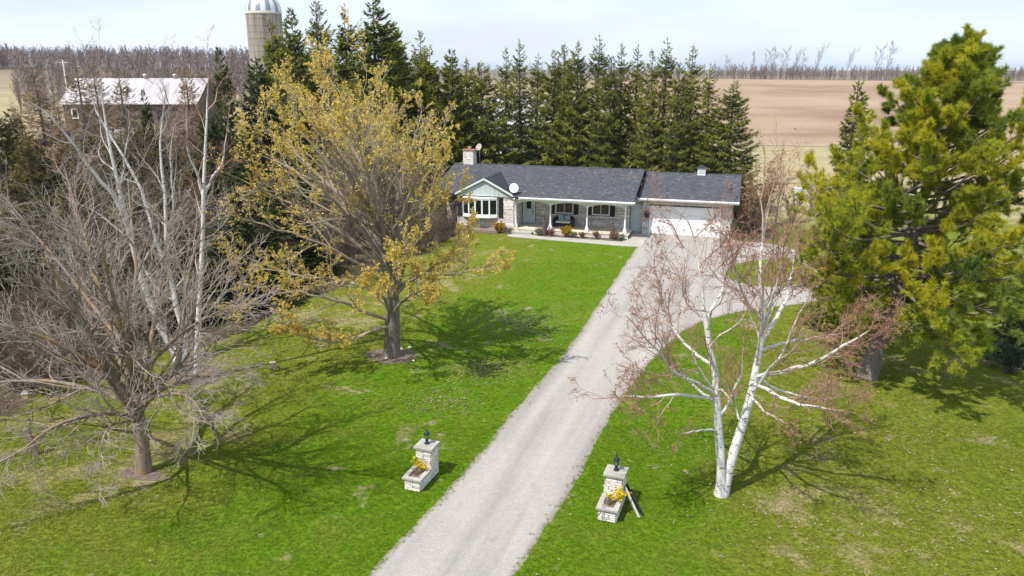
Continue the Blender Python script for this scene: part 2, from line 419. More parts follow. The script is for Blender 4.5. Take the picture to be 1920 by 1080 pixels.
M['pine'] = leafmat('pine_needles', [(.0, (.085, .145, .036)), (.3, (.185, .245, .036)), (.62, (.36, .40, .030)), (.88, (.60, .52, .026)), (1, (.68, .51, .03))], trans=.48, nscale=.55)
M['mapleleaf'] = leafmat('young_maple_leaves', [(.0, (.52, .38, .11)), (.5, (.72, .55, .12)), (1, (.84, .66, .10))], trans=.45)
M['catkin'] = leafmat('rusty_birch_catkins', [(.0, (.22, .105, .058)), (.5, (.34, .17, .09)), (1, (.44, .25, .13))], trans=.3)
M['brownleaf'] = leafmat('withered_leaves', [(.0, (.14, .075, .035)), (.5, (.24, .135, .065)), (1, (.33, .205, .105))], trans=.25)
M['drystalk'] = leafmat('dry_stalk', [(.0, (.26, .19, .12)), (1, (.45, .36, .25))], trans=.2)
M['soil'] = noisy('dry_soil', (.17, .13, .10), (.33, .27, .215), 14, .95, .6, .01)
M['forsythia'] = leafmat('yellow_blossom', [(.0, (.62, .42, .010)), (.6, (.78, .60, .015)), (1, (.82, .70, .04))], trans=.3)
M['gold'] = leafmat('golden_foliage', [(.0, (.30, .17, .012)), (.6, (.48, .285, .018)), (1, (.56, .37, .04))], trans=.3)
M['herb'] = leafmat('grey_green_leaves', [(.0, (.10, .13, .07)), (.6, (.19, .23, .13)), (1, (.27, .30, .18))], trans=.2)
M['redtwig'] = leafmat('russet_twigs', [(.0, (.13, .065, .04)), (.6, (.23, .115, .07)), (1, (.31, .18, .10))], trans=.1)
M['purple'] = leafmat('purple_flowers', [(.0, (.08, .04, .07)), (.6, (.16, .08, .13)), (1, (.25, .15, .2))], trans=.2)
M['deadleaf'] = leafmat('fallen_leaf', [(.0, (.15, .105, .065)), (.6, (.25, .185, .12)), (1, (.35, .28, .20))], trans=0)

def bark(name, thick, thin, r0, r1, marks=None, nsc=9, stretch=(1, 1, .25), low=None):
    """thick-limb colours shading into twig colour as the limb's own radius falls from r1 to r0"""
    def fn(n, b):
        p = n.obj(); r = n.attr('rad')
        f = n.noise(nsc, p, 5, .65, stretch=stretch)
        c = n.ramp(f, [(.3, thick[0]), (.7, thick[1])])
        if marks:
            m_ = n.noise(5.5, p, 3, .6, stretch=(1, 1, 3.2)); c = n.mix(n.ramp(m_, [(.60, 0), (.66, 1)]), c, marks)
        if low:
            g = n.noise(.9, p, 4, .6); c = n.mix(n.ramp(g, [(.46, 0), (.62, .55)]), c, low)
        tw = n.ramp(n.noise(1.3, p, 3), [(.3, thin[0]), (.7, thin[1])])
        mr = n.new('ShaderNodeMapRange'); n.link(r, mr.inputs['Value'])
        for k, v in (('From Min', r0), ('From Max', r1)): mr.inputs[k].default_value = v
        n.col(b, n.mix(mr.outputs[0], tw, c)); n.bump(b, f, .7, .03)
    return mat(name, rough=.85, spec=.15, fn=fn)
M['birchbark'] = bark('white_birch_bark', ((.50, .475, .455), (.66, .645, .63)), ((.24, .135, .10), (.35, .205, .15)), .013, .032, (.07, .055, .05), 6)
M['birchbark2'] = bark('grey_birch_bark', ((.38, .365, .355), (.55, .53, .515)), ((.19, .155, .14), (.27, .225, .20)), .011, .03, (.08, .065, .06), 6)
M['greybark'] = bark('grey_bark', ((.135, .105, .08), (.26, .215, .175)), ((.235, .195, .165), (.38, .325, .285)), .006, .03, low=(.33, .185, .055))
M['maplebark'] = bark('furrowed_bark', ((.095, .080, .066), (.26, .225, .19)), ((.30, .245, .18), (.43, .365, .275)), .006, .15, nsc=14, stretch=(1.5, 1.5, .14))
M['pinebark'] = bark('pine_bark', ((.105, .082, .070), (.24, .20, .175)), ((.11, .08, .06), (.17, .13, .10)), .006, .05, nsc=10, stretch=(1.3, 1.3, .2))
M['sprucebark'] = bark('spruce_bark', ((.105, .082, .068), (.21, .175, .15)), ((.10, .075, .055), (.15, .115, .085)), .006, .05)
M['brushbark'] = bark('brush_twigs', ((.10, .076, .06), (.16, .13, .105)), ((.125, .09, .07), (.19, .142, .112)), .004, .02)
M['farbark'] = bark('far_woods', ((.16, .13, .115), (.24, .20, .185)), ((.19, .152, .138), (.28, .23, .21)), .02, .12)
#@@SETTING
# ---------------------------------------------------------------- the ground
def sst(a, b, x):
    t = np.clip((x - a) / (b - a), 0, 1); return t * t * (3 - 2 * t)
def height(X, Y):
    X, Y = np.asarray(X, float), np.asarray(Y, float)
    und = .5 * np.sin(X * .021 + 1) * sst(140, 300, Y)
    hl = sst(-45, -115, X) * (1 - .55 * sst(-190, -260, X))
    right = 8.0 * sst(122, 268, Y) * (1 - .35 * hl)
    left = hl * 7.5 * sst(150, 310, Y)
    return right + left + und - 3.5 * sst(290, 420, Y) * (1 - hl)
xs = np.concatenate([-np.geomspace(4000, 130, 26), np.linspace(-120, 120, 97), np.geomspace(130, 4000, 26)])
ys = np.concatenate([np.linspace(-60, 0, 9), np.linspace(3, 130, 64), np.linspace(134, 440, 78), np.geomspace(455, 6500, 24)])
gx, gy = np.meshgrid(xs, ys)
V = np.stack([gx, gy, height(gx, gy)], -1).reshape(-1, 3)
nx, ny = len(xs), len(ys)
ii = (np.arange(ny - 1)[:, None] * nx + np.arange(nx - 1)[None]).reshape(-1)
F = np.stack([ii, ii + 1, ii + nx + 1, ii + nx], 1)
tag(link_obj('ground', np_mesh('ground', V, F, M['lawn'], smooth=True)), 'mown spring lawn and rough grass around the bungalow', kind='structure')

def field_sheet():
    fx = np.concatenate([np.linspace(24, 200, 90), np.linspace(205, 700, 40)]); t = np.linspace(0, 1, 90)
    X = fx[None].repeat(90, 0); edge = 121 + 2.2 * np.sin(fx * .05) + 1.0 * np.sin(fx * .19)
    Y = edge[None] + t[:, None] * (288 - edge[None])
    Z = height(X, Y) + .05
    V = np.stack([X, Y, Z], -1).reshape(-1, 3); n = len(fx)
    i = (np.arange(89)[:, None] * n + np.arange(n - 1)[None]).reshape(-1)
    return V, np.stack([i, i + 1, i + n + 1, i + n], 1)
tag(link_obj('ploughed_field', np_mesh('ploughed_field', *field_sheet(), M['field'], smooth=True)), 'bare ploughed brown field rising to a crest', kind='structure')

def sheet(name, pts, z, m, jitter=.12, step=.4, inset=.5, label=None, smooth=3):
    """a flat sheet with a ragged edge; point attribute tone is 0 on the edge, 1 inside"""
    P = np.array([gnd(*p)[:2] if len(p) == 2 else p[:2] for p in pts])
    for _ in range(smooth):                                          # Chaikin rounding
        Q = np.roll(P, -1, 0); P = np.stack([P * .75 + Q * .25, P * .25 + Q * .75], 1).reshape(-1, 2)
    Q = np.vstack([P, P[:1]]); L = np.concatenate([[0], np.cumsum(np.linalg.norm(np.diff(Q, axis=0), axis=1))])
    n = int(L[-1] / step); s = np.linspace(0, L[-1], n, endpoint=False)
    P = np.stack([np.interp(s, L, Q[:, 0]), np.interp(s, L, Q[:, 1])], 1)
    T = np.roll(P, -1, 0) - np.roll(P, 1, 0); T /= np.maximum(np.linalg.norm(T, axis=1), 1e-6)[:, None]
    area = .5 * np.sum(P[:, 0] * np.roll(P[:, 1], -1) - np.roll(P[:, 0], -1) * P[:, 1])
    Nn = np.stack([-T[:, 1], T[:, 0]], 1) * (1 if area > 0 else -1)
    I = P + Nn * inset
    j = np.array([mnoise.noise((p[0] * .9, p[1] * .9, 3)) + .7 * mnoise.noise((p[0] * 2.6, p[1] * 2.6, 9)) for p in P])
    O = P + Nn * (j * jitter)[:, None]
    V = [(a, b, z) for a, b in O] + [(a, b, z) for a, b in I]
    F = [(i, (i + 1) % n, (i + 1) % n + n, i + n) for i in range(n)]
    F += [tuple(i + n for i in t) for t in tessellate_polygon([[Vector((a, b, 0)) for a, b in I]])]
    me = bpy.data.meshes.new(name); me.from_pydata(V, [], F); me.update()
    bm = bmesh.new(); bm.from_mesh(me); bmesh.ops.recalc_face_normals(bm, faces=bm.faces)
    if sum(f.normal.z for f in bm.faces) < 0: bmesh.ops.reverse_faces(bm, faces=bm.faces)
    bm.to_mesh(me); bm.free()
    a = me.attributes.new('tone', 'FLOAT', 'POINT'); a.data.foreach_set('value', np.r_[np.zeros(n), np.ones(n)].astype(np.float32))
    me.materials.append(m)
    return tag(link_obj(name, me), label, kind='structure')
DRIVE = [(655, 1130), (690, 1080), (733, 1030), (775, 985), (812, 948), (850, 910), (880, 875), (905, 845), (932, 808), (960, 775), (985, 745), (1010, 718), (1037, 688), (1060, 660), (1085, 625), (1110, 590),
         (1132, 556), (1150, 530), (1165, 505), (1178, 487), (1191, 469), (1205, 445), (1218, 439), (1280, 441), (1340, 443.5), (1375, 448), (1425, 453), (1480, 464), (1525, 482), (1556, 510), (1570, 540),
         (1560, 560), (1500, 570), (1440, 577), (1395, 583), (1350, 592), (1315, 603), (1285, 618), (1250, 648), (1222, 676), (1195, 706), (1172, 738), (1150, 772), (1132, 806), (1112, 846), (1090, 886), (1063, 934), (1037, 972), (1010, 1010), (985, 1050), (965, 1080), (935, 1130)]
sheet('driveway', DRIVE, .006, M['drive'], .09, .22, .4, 'long pale gravel driveway running up to the garage', smooth=1)
ISL = [(1445 + 83 * math.cos(a), 512 + 26 * math.sin(a)) for a in np.linspace(0, 2 * math.pi, 20, endpoint=False)]
sheet('lawn_island', ISL, .014, M['lawn'], .15, .3, .4, 'oval island of grass inside the gravel turning circle')
EDGE = [(0, 792), (60, 745), (140, 700), (235, 662), (330, 650), (400, 652), (455, 626), (505, 592), (545, 572), (600, 552), (660, 530), (720, 505), (775, 485), (812, 470), (838, 452), (862, 440)]
back = [(-5, 75), (-75, 78), (-80, 30), (-40, 19)]
sheet('woodland_floor', [(p[0], p[1]) for p in EDGE] + [(b[0], b[1], 0) for b in back], .006, M['litter'], .5, .6, .8, 'brown leaf litter under the trees left of the lawn', smooth=1)
for (px, py, rx, ry) in ((735, 668, 50, 14), (268, 888, 48, 12), (1625, 705, 30, 9), (362, 702, 55, 20), (1410, 440, 55, 14)):
    pts = [(px + rx * math.cos(a), py + ry * math.sin(a)) for a in np.linspace(0, 2 * math.pi, 14, endpoint=False)]
    sheet('bare_soil', pts, .012, M['mulch' if px != 1410 else 'litter'], .25, .15, .12, smooth=1)

# ---------------------------------------------------------------- the bungalow
HA = R(-16.4)
HO = gnd(1218, 439)
house = empty('bungalow', (HO[0], HO[1], 0), HA, 'long single storey stone bungalow with dark shingle roof, porch and attached garage', 'house')
UX, WX = np.array([math.cos(HA), math.sin(HA), 0]), np.array([-math.sin(HA), math.cos(HA), 0])
def hp(u, w, z=0): return HO + UX * u + WX * w + np.array([0, 0, z])

# stones ---------------------------------------------------------
def stone_mesh(k):
    r = random.Random(k); V = []
    for y, i in ((0, 0), (-.72, 0), (-1, .035)):
        for sx, sz in ((-1, -1), (1, -1), (1, 1), (-1, 1)):
            V.append((sx * (.5 - i * .7) + r.uniform(-.012, .012), y + (r.uniform(-.14, .06) if i else 0), sz * (.5 - i * 2.4) + r.uniform(-.05, .05)))
    F = [(8, 9, 10, 11)] + [(a + 4 * l, (a + 1) % 4 + 4 * l, (a + 1) % 4 + 4 * l + 4, a + 4 * l + 4) for l in (0, 1) for a in range(4)]
    me = bpy.data.meshes.new('stone'); me.from_pydata(V, [], [tuple(f) for f in F]); me.update(); me.materials.append(M['stone']); return me
STONES = [stone_mesh(k) for k in range(5)]
def courses(u0, u1, z0, z1, holes, hs, ls, rg):
    out, z = [], z0
    while z < z1 - .02:
        h = min(rg.choice(hs), z1 - z)
        if z1 - z - h < .05: h = z1 - z
        u = u0 - rg.uniform(0, .2)
        while u < u1 - .01:
            l = rg.uniform(*ls) * (1 if h < .15 else .75); e = min(u + l, u1)
            if u1 - e < .12: e = u1
            segs = [(max(u, u0), e)]
            for (a, b, c, d) in holes:
                if z + h > c + .015 and z < d - .015:
                    ns = []
                    for s, t in segs:
                        if t <= a or s >= b: ns.append((s, t)); continue
                        if s < a: ns.append((s, a))
                        if t > b: ns.append((b, t))
                    segs = ns
            for s, t in segs:
                if t - s > .05: out.append(((s + t) / 2, z + h / 2, t - s, h))
            u = e
        z += h
    return out
LAID = []                                                            # (parent, local matrix, size)
def lay(parent, items, plane, rot=0.0, depth=(.03, .06), gap=.022, rg=random):
    """plane: wall coordinate; rot: turn of the face about z (0 faces -y)"""
    for (u, z, l, h) in items:
        d = rg.uniform(*depth)
        q = Matrix.Rotation(rot, 4, 'Z') @ Matrix.Translation((u, plane, z)) @ Matrix.Diagonal((max(l - gap, .03), d, max(h - gap, .025), 1))
        LAID.append((parent, q, l * h))
def place_stones(limit, infill_parent):
    LAID.sort(key=lambda s: -s[2])
    for k, (p, q, a) in enumerate(LAID[:limit]):
        o = link_obj('stone', STONES[k % 5], p); o.matrix_local = q
    rest = LAID[limit:]; mb = MB()
    for k, (p, q, a) in enumerate(rest):
        me = STONES[k % 5]; mm = p.matrix_local @ q if p is not infill_parent else q
        mb.add([mm @ v.co for v in me.vertices], [tuple(f.vertices) for f in me.polygons], tone=random.uniform(.01, 1))
    if rest:
        o = mb.build('small_stones', M['stone'], infill_parent); o['kind'] = 'stuff'
    LAID.clear()
FL = .35
# walls (each stands as its own part; stones are its pieces)
wmain = MB().box(-9.6, -1.5, 0, .25, FL, 2.72).box(-15.9, -9.6, 0, .25, FL, 2.72).box(-1.75, -1.5, .25, 5.7, 0, 2.72).box(-15.9, -15.65, .25, 5.7, 0, 2.72).box(-15.65, -1.75, 5.5, 5.7, 0, 2.72).build('wall', M['mortar'], house)
wwing = MB().box(-14.2, -9.75, -2.2, -1.95, FL, 2.62).box(-10.0, -9.75, -1.95, -.002, FL, 2.62).box(-14.2, -13.95, -1.95, -.002, FL, 2.62).build('wall', M['mortar'], house)
wgar = MB().box(-1.498, -.60, .35, .6, 0, 2.72).box(-.60, -.06, 0, .6, 0, 2.72).box(-.06, 4.94, 0, .25, 2.08, 2.72).box(4.94, 5.7, 0, .25, 0, 2.72).box(5.45, 5.7, .25, 7.9, 0, 2.72).box(-1.49, 5.45, 7.7, 7.9, 0, 2.72).build('wall', M['mortar'], house)
MB().box(-14.25, -9.70, -2.24, -2.0, 0, FL).box(-15.94, -14.25, -.04, .2, 0, FL).box(-14.25, -14.0, -2.0, -.05, 0, FL).build('foundation', M['foundation'], house)
rgs = random.Random(11)
W1, W2, DOOR = (-7.12, -5.74, 1.22, 2.10), (-4.32, -3.0, 1.22, 2.10), (-9.62, -8.72, .3, 2.42)
HS, LS = (.07, .09, .12, .12, .15, .19), (.32, 1.0)
lay(wmain, courses(-9.75, -1.5, FL, 2.62, [W1, W2, (-9.72, -8.66, .3, 2.46)], HS, LS, rgs), 0, rg=rgs)
lay(wmain, courses(-15.9, -14.2, FL, 2.62, [], HS, LS, rgs), 0, rg=rgs)
lay(wwing, courses(-14.2, -9.75, FL, 2.62, [(-13.72, -10.98, 1.05, 2.52)], HS, LS, rgs), -2.2, rg=rgs)
lay(wwing, courses(-2.2, 0, FL, 2.62, [], HS, LS, rgs), 9.75 * -1, rot=math.pi / 2, rg=rgs) if False else None
for (u, z, l, h) in courses(-2.2, -.06, FL, 2.6, [], HS, LS, rgs):     # the wing's porch-side face
    LAID.append((wwing, Matrix.Translation((-9.75, u, z)) @ Matrix.Rotation(math.pi / 2, 4, 'Z') @ Matrix.Diagonal((l - .014, .04, h - .014, 1)), l * h))
lay(wgar, courses(-.60, 5.7, 0.02, 2.70, [(-.1, 4.98, -1, 2.13)], HS, LS, rgs), 0, rg=rgs)
lay(wgar, courses(-1.5, -.62, 2.14, 2.70, [], HS, LS, rgs), .35, rg=rgs)
for (u, z, l, h) in courses(0.1, 7.9, 0.02, 2.6, [], HS, LS, rgs):
    LAID.append((wgar, Matrix.Translation((5.7, u, z)) @ Matrix.Rotation(math.pi / 2, 4, 'Z') @ Matrix.Diagonal((l - .014, .04, h - .014, 1)), l * h * .3))
# gable of the wing, in siding
ga = MB(); ga.prism([(-14.3, 2.62), (-9.65, 2.62), (-11.97, 3.82)], 'y', -2.3, -2.1); ga.build('gable', M['siding'], house)
sb = MB()
for k in range(1, 14):
    u = -14.3 + k * .34; top = 3.80 - abs(u + 11.97) * .517
    if top > 2.68: sb.box(u - .02, u + .02, -2.318, -2.3, 2.63, top)
sb.build('batten', M['siding'], house)['kind'] = 'stuff'

# roofs ------------------------------------------------------------
def roof(name, u0, u1, w_e, z_e, w_r, z_r, w_b, seed, cut=None, along='u'):
    """gable roof, eave (w_e,z_e) up to ridge (w_r,z_r) and down to back eave w_b; along 'u' or 'w' (then u and w swap)"""
    sw = (lambda x, y, z: (x, y, z)) if along == 'u' else (lambda x, y, z: (y, x, z))
    th = .16; mb = MB()
    sl = (z_r - z_e) / (w_r - w_e); zb = z_r - sl * (w_b - w_r)
    for (a, za, b, zb_) in ((w_e, z_e, w_r, z_r), (w_r, z_r, w_b, zb)):
        zz = lambda w: za + (zb_ - za) * (w - a) / (b - a)
        pl = [(u0, a), (u1, a), (u1, b), (u0, b)]
        if cut and a == w_e: pl = [(u0, a), (cut[0], a), (cut[1], cut[3]), (cut[2], a), (u1, a), (u1, b), (u0, b)]
        n = len(pl); V = [sw(u, w, zz(w)) for u, w in pl] + [sw(u, w, zz(w) - th) for u, w in pl]
        tri = tessellate_polygon([[Vector((u, w, 0)) for u, w in pl]])
        mb.add(V, [tuple(t) for t in tri] + [tuple(i + n for i in reversed(t)) for t in tri] + [(i, (i + 1) % n, (i + 1) % n + n, i + n) for i in range(n)])
    ro = mb.build(name, M['roofbase'], house)
    rg = np.random.default_rng(seed); Vs, Fs, Ts, n = [], [], [], 0
    for (a, za, b, zb_) in ((w_e, z_e, w_r, z_r), (w_b, zb, w_r, z_r)):
        L = math.hypot(b - a, zb_ - za); ex = .145; nc = int(L / ex); ex = L / nc
        dw, dz = (b - a) / L, (zb_ - za) / L; nw, nz = -dz * np.sign(b - a), abs(dw)
        nw = -dz * (1 if dw > 0 else -1) 
        for c in range(nc):
            us = [u0 - .02]
            while us[-1] < u1 + .02: us.append(us[-1] + rg.uniform(.10, .26))
            us[-1] = u1 + .02; us = np.array(us)
            s0 = c * ex - (.03 if c == 0 else .012); s1 = (c + 1) * ex + .012
            for q in range(len(us) - 1):
                h0 = .020 + rg.uniform(0, .012); h1 = .004
                pt = lambda u, s, h: sw(u, a + dw * s + nw * h, za + dz * s + nz * h)
                g = .004
                if cut and a == w_e:
                    um, wm = (us[q] + us[q + 1]) / 2, a + dw * (s0 + s1) / 2; hw_ = (cut[2] - cut[0]) / 2 * (1 - (wm - a) / (cut[3] - a))
                    if abs(um - cut[1]) < hw_ - .04: continue
                Vs += [pt(us[q] + g, s0, h0), pt(us[q + 1] - g, s0, h0), pt(us[q + 1] - g, s1, h1), pt(us[q] + g, s1, h1), pt(us[q] + g, s0, -.01), pt(us[q + 1] - g, s0, -.01)]
                Fs += [(n, n + 1, n + 2, n + 3), (n + 4, n + 5, n + 1, n)]; Ts += [float(np.clip(rg.normal(.47, .17), .02, 1))] * 6; n += 6
    # ridge caps
    k = int((u1 - u0) / .28)
    for q in range(k):
        ua, ub = u0 + (u1 - u0) * q / k, u0 + (u1 - u0) * (q + 1) / k + .03; t = float(rg.uniform(.1, .5))
        zc = z_r + .035
        Vs += [sw(ua, w_r - .15, zc - .15 * sl + .012), sw(ub, w_r - .15, zc - .15 * sl), sw(ub, w_r, zc), sw(ua, w_r, zc + .012), sw(ua, w_r + .15, zc - .15 * sl + .012), sw(ub, w_r + .15, zc - .15 * sl)]
        Fs += [(n, n + 1, n + 2, n + 3), (n + 3, n + 2, n + 5, n + 4)]; Ts += [t] * 6; n += 6
    me = np_mesh('shingles', Vs, np.array(Fs), M['shingle'], {'tone': Ts})
    tag(link_obj('shingles', me, ro), kind='stuff')
    return ro
roof('roof', -16.2, -.92, -2.68, 2.74, 2.9, 4.34, 8.45, 1, cut=(-14.39, -11.97, -9.55, 1.62))
roof('roof', -.90, 6.15, -.62, 2.74, 3.95, 4.05, 8.52, 2)
roof('roof', -2.44, 1.2, -14.62, 2.62, -11.97, 3.98, -9.32, 3, along='w')
# fascia, gutters, soffits, rake boards
for a, b in ((-16.2, -14.7), (-9.25, -.92)): MB().box(a, b, -2.70, -2.66, 2.52, 2.70).build('fascia', M['white'], house)
def gutter(u0, u1, w, z):
    mb = MB(); mb.prism([(w, z), (w - .11, z), (w - .13, z - .03), (w - .11, z - .11), (w, z - .13)], 'x', u0, u1); return mb.build('gutter', M['white'], house)
gutter(-9.2, -.80, -2.702, 2.735); gutter(-.9, 6.15, -.642, 2.735)
MB().box(-9.7, -.95, -2.655, .02, 2.535, 2.56).build('soffit', M['soffit'], house)
MB().box(-.88, 6.12, -.60, .0, 2.55, 2.57).build('soffit', M['soffit'], house)
MB().box(-.88, 6.15, -.64, -.605, 2.54, 2.71).build('fascia', M['white'], house)
RP = noisy('rake_paint', (.62, .66, .62), (.68, .71, .67), 2, .5, .05, .002)
for s in (-1, 1):
    rk = MB()
    e = -11.97 + s * 2.68; a = (e, 2.62 - .15); b = (-11.97, 3.98 - .13)
    rk.prism([(a[0], a[1] - .02), (b[0], b[1] - .02), (b[0], b[1] + .125), (a[0], a[1] + .125)], 'y', -2.48, -2.442); rk.build('rake_board', RP, house)
for (u, we, ze, wr, zr, wb) in ((-.9, -2.68, 2.74, 2.9, 4.34, 8.45), (6.17, -.62, 2.74, 3.95, 4.05, 8.52), (-16.22, -2.68, 2.74, 2.9, 4.34, 8.45)):
    sl = (zr - ze) / (wr - we); zb = zr - sl * (wb - wr)
    for (a, za, b, zb_) in ((we, ze, wr, zr), (wr, zr, wb, zb)):
        rk = MB(); rk.prism([(a, za - .2), (b, zb_ - .2), (b, zb_ - .01), (a, za - .01)], 'x', u - (.02 if u < 6 else 0), u + (0 if u < 6 else .02)); rk.build('rake_board', M['shutter'], house)
MB().prism([(-2.5, 2.56), (5.6, 2.56), (2.9, 4.14), (2.5, 4.14)], 'x', -1.70, -1.5).build('gable', M['siding'], house)
MB().prism([(.05, 2.6), (7.85, 2.6), (3.95, 3.82)], 'x', 5.5, 5.68).build('gable', M['siding'], house)

# porch ------------------------------------------------------------
porch = noisy('porch_slab_stone', (.50, .43, .33), (.63, .57, .47), 1.2, .8, .1, .004, stretch=(1, .4, 1))
pslab = MB().box(-9.74, -1.22, -2.33, -.002, FL - .09, FL).build('porch_slab', porch, house, .01)
MB().box(-9.70, -1.26, -2.27, -.004, 0, FL - .09).build('porch_base', M['mortar'], house)
pbase = [o for o in house.children if o.name.startswith('porch_base')][0]
lay(pbase, courses(-9.7, -1.26, .0, FL - .09, [], (.12, .14), (.4, .9), rgs), -2.27, rg=rgs)
MB().box(-9.72, -8.25, -2.78, -2.332, 0, .185).build('step', M['concrete'], house, .01)
for u in (-9.62, -7.0, -4.29, -1.55):
    p = MB()
    p.box(u - .13, u + .13, -2.22, -1.96, FL + .001, FL + .22); p.box(u - .10, u + .10, -2.19, -1.99, FL + .22, FL + .34)
    p.lathe([(.075, FL + .34), (.085, FL + .42), (.06, FL + .5), (.062, 1.3), (.056, 2.06), (.075, 2.12)], u, -2.09, 12)
    p.box(u - .08, u + .08, -2.17, -2.01, 2.12, 2.36); p.build('porch_post', M['white'], house)
for a, b in ((-9.62, -7.0), (-7.0, -4.29), (-4.29, -1.55)):
    n = 14; arch = [(a + .01, 2.53), (b - .01, 2.53)]
    arch += [(b - .01 - (b - a - .02) * k / n, 2.10 + .27 * math.sin(math.pi * k / n) ** .7 + .0) for k in range(n + 1)]
    MB().prism(arch, 'y', -2.12, -2.06).build('arched_valance', M['white'], house)
MB().tube([(-9.55, -2.74, 2.62), (-9.62, -2.5, 2.45), (-9.66, -2.26, 2.35), (-9.66, -2.27, .1)], .04, 8).build('downspout', M['white'], house)
MB().tube([(5.6, -.66, 2.55), (5.62, -.1, 2.4), (5.62, -.09, .12), (5.62, -.35, .05)], .04, 8).build('downspout', M['white'], house)
MB().tube([(-.99, -.42, 2.62), (-.98, .2, 2.5), (-.98, .28, 2.3)], .035, 8).build('downspout', M['white'], house) if False else None

# windows and doors ---------------------------------------------------
def flat_window(u0, u1, z0, z1, w, panes=2):
    f = MB(); t = .075
    f.box(u0, u1, w - .07, w + .05, z1 - t, z1); f.box(u0, u1, w - .10, w + .05, z0, z0 + t)
    f.box(u0, u0 + t, w - .07, w + .05, z0 + t, z1 - t); f.box(u1 - t, u1, w - .07, w + .05, z0 + t, z1 - t)
    win = f.build('window', M['white'], house)
    k = (u1 - u0 - 2 * t) / panes
    for q in range(panes):
        a, b = u0 + t + q * k, u0 + t + (q + 1) * k
        MB().box(a + .001, b - .001, w + .012, w + .025, z0 + t, z1 - t).build('pane', M['glass'], win)
        if q: MB().box(a - .02, a + .02, w - .05, w + .011, z0 + t + .001, z1 - t - .001).build('mullion', M['white'], win)
    return win
def shutter(u0, u1, z0, z1, w):
    f = MB(); f.box(u0, u1, w - .075, w - .02, z0, z1)
    s = f.build('shutter', M['shutter'], house); n = int((z1 - z0) / .07); g = MB()
    for q in range(n):
        z = z0 + .05 + q * (z1 - z0 - .1) / n
        g.box(u0 + .04, u1 - .04, w - .088, w - .075, z, z + .045)
    tag(g.build('louvre', M['shutter'], s), kind='stuff')
flat_window(*W1, 0); flat_window(*W2, 0)
for (a, b) in ((-7.52, -7.15), (-5.71, -5.34), (-4.72, -4.35), (-2.97, -2.6)): shutter(a, b, 1.17, 2.12, -.005)
shutter(-10.92, -10.55, 1.05, 2.55, -2.205); shutter(-14.15, -13.78, 1.05, 2.55, -2.205)
# bow window of five lights
NB = 5; pb = []
for q in range(NB + 1):
    t = q / NB; u = -13.68 + 2.66 * t; pb.append((u, -2.24 - .36 * math.sin(math.pi * t) ** .8 - .03))
bow = MB(); bow.prism([(-13.72, -2.2)] + [(u, w - .06) for u, w in pb] + [(-10.98, -2.2)], 'z', 2.44, 2.54)
bow.prism([(-13.72, -2.2)] + [(u, w - .08) for u, w in pb] + [(-10.98, -2.2)], 'z', 1.04, 1.20)
bow = bow.build('window', M['white'], house)
for q in range(NB):
    a, b = Vector((*pb[q], 0)), Vector((*pb[q + 1], 0)); d = (b - a).normalized(); nn = Vector((d.y, -d.x, 0))
    def pq(s, o, z): v = a + d * s + nn * o; return (v.x, v.y, z)
    L = (b - a).length; sa = MB(); t = .052
    for (s0, s1, z0, z1) in ((0, L, 2.35, 2.438), (0, L, 1.202, 1.29), (0, t, 1.29, 2.35), (L - t, L, 1.29, 2.35)):
        V = [pq(s0, -.05, z0), pq(s1, -.05, z0), pq(s1, .03, z0), pq(s0, .03, z0), pq(s0, -.05, z1), pq(s1, -.05, z1), pq(s1, .03, z1), pq(s0, .03, z1)]
        sa.add(V, [(0, 3, 2, 1), (4, 5, 6, 7), (0, 1, 5, 4), (1, 2, 6, 5), (2, 3, 7, 6), (3, 0, 4, 7)])
    sa.build('sash', M['white'], bow)
    MB().add([pq(t, 0, 1.29), pq(L - t, 0, 1.29), pq(L - t, 0, 2.35), pq(t, 0, 2.35), pq(t, -.012, 1.29), pq(L - t, -.012, 1.29), pq(L - t, -.012, 2.35), pq(t, -.012, 2.35)],
             [(0, 1, 2, 3), (7, 6, 5, 4), (0, 4, 5, 1), (1, 5, 6, 2), (2, 6, 7, 3), (3, 7, 4, 0)]).build('pane', M['glass'], bow)
# front door
fd = MB().box(-9.57, -8.79, -.045, .02, FL + .02, 2.34).build('front_door', M['bluedoor'], house)
MB().box(-9.36, -9.0, -.062, -.046, 1.45, 2.2).build('pane', M['glass'], fd)
MB().box(-9.45, -8.91, -.058, -.046, FL + .15, 1.3).build('panel', M['bluedoor'], fd, .006)
MB().box(-8.87, -8.83, -.085, -.046, 1.0, 1.4).build('handle', M['black'], fd)
MB().box(-9.66, -9.572, -.07, .02, FL, 2.42).box(-8.788, -8.70, -.07, .02, FL, 2.42).box(-9.572, -8.788, -.07, .02, 2.342, 2.42).build('door_frame', M['white'], house)
# grey side door
gd = MB().box(-1.42, -.70, .30, .348, .03, 2.05).build('side_door', M['greydoor'], house)
for k in range(4): MB().box(-1.39 + k * .167, -1.39 + k * .167 + .15, .288, .30, .10, 1.98).build('plank', M['greydoor'], gd)
MB().lathe([(.0, 0), (.03, .01), (.035, .03), (.0, .05)], 0, 0, 8).build('handle', M['steel'], gd).matrix_local = Matrix.Translation((-.75, .286, 1.05)) @ Matrix.Rotation(math.pi / 2, 4, 'X')
MB().box(-1.49, -1.422, .27, .349, 0, 2.13).box(-.698, -.62, .27, .349, 0, 2.13).box(-1.422, -.698, .27, .349, 2.052, 2.13).build('door_frame', M['greydoor'], house)
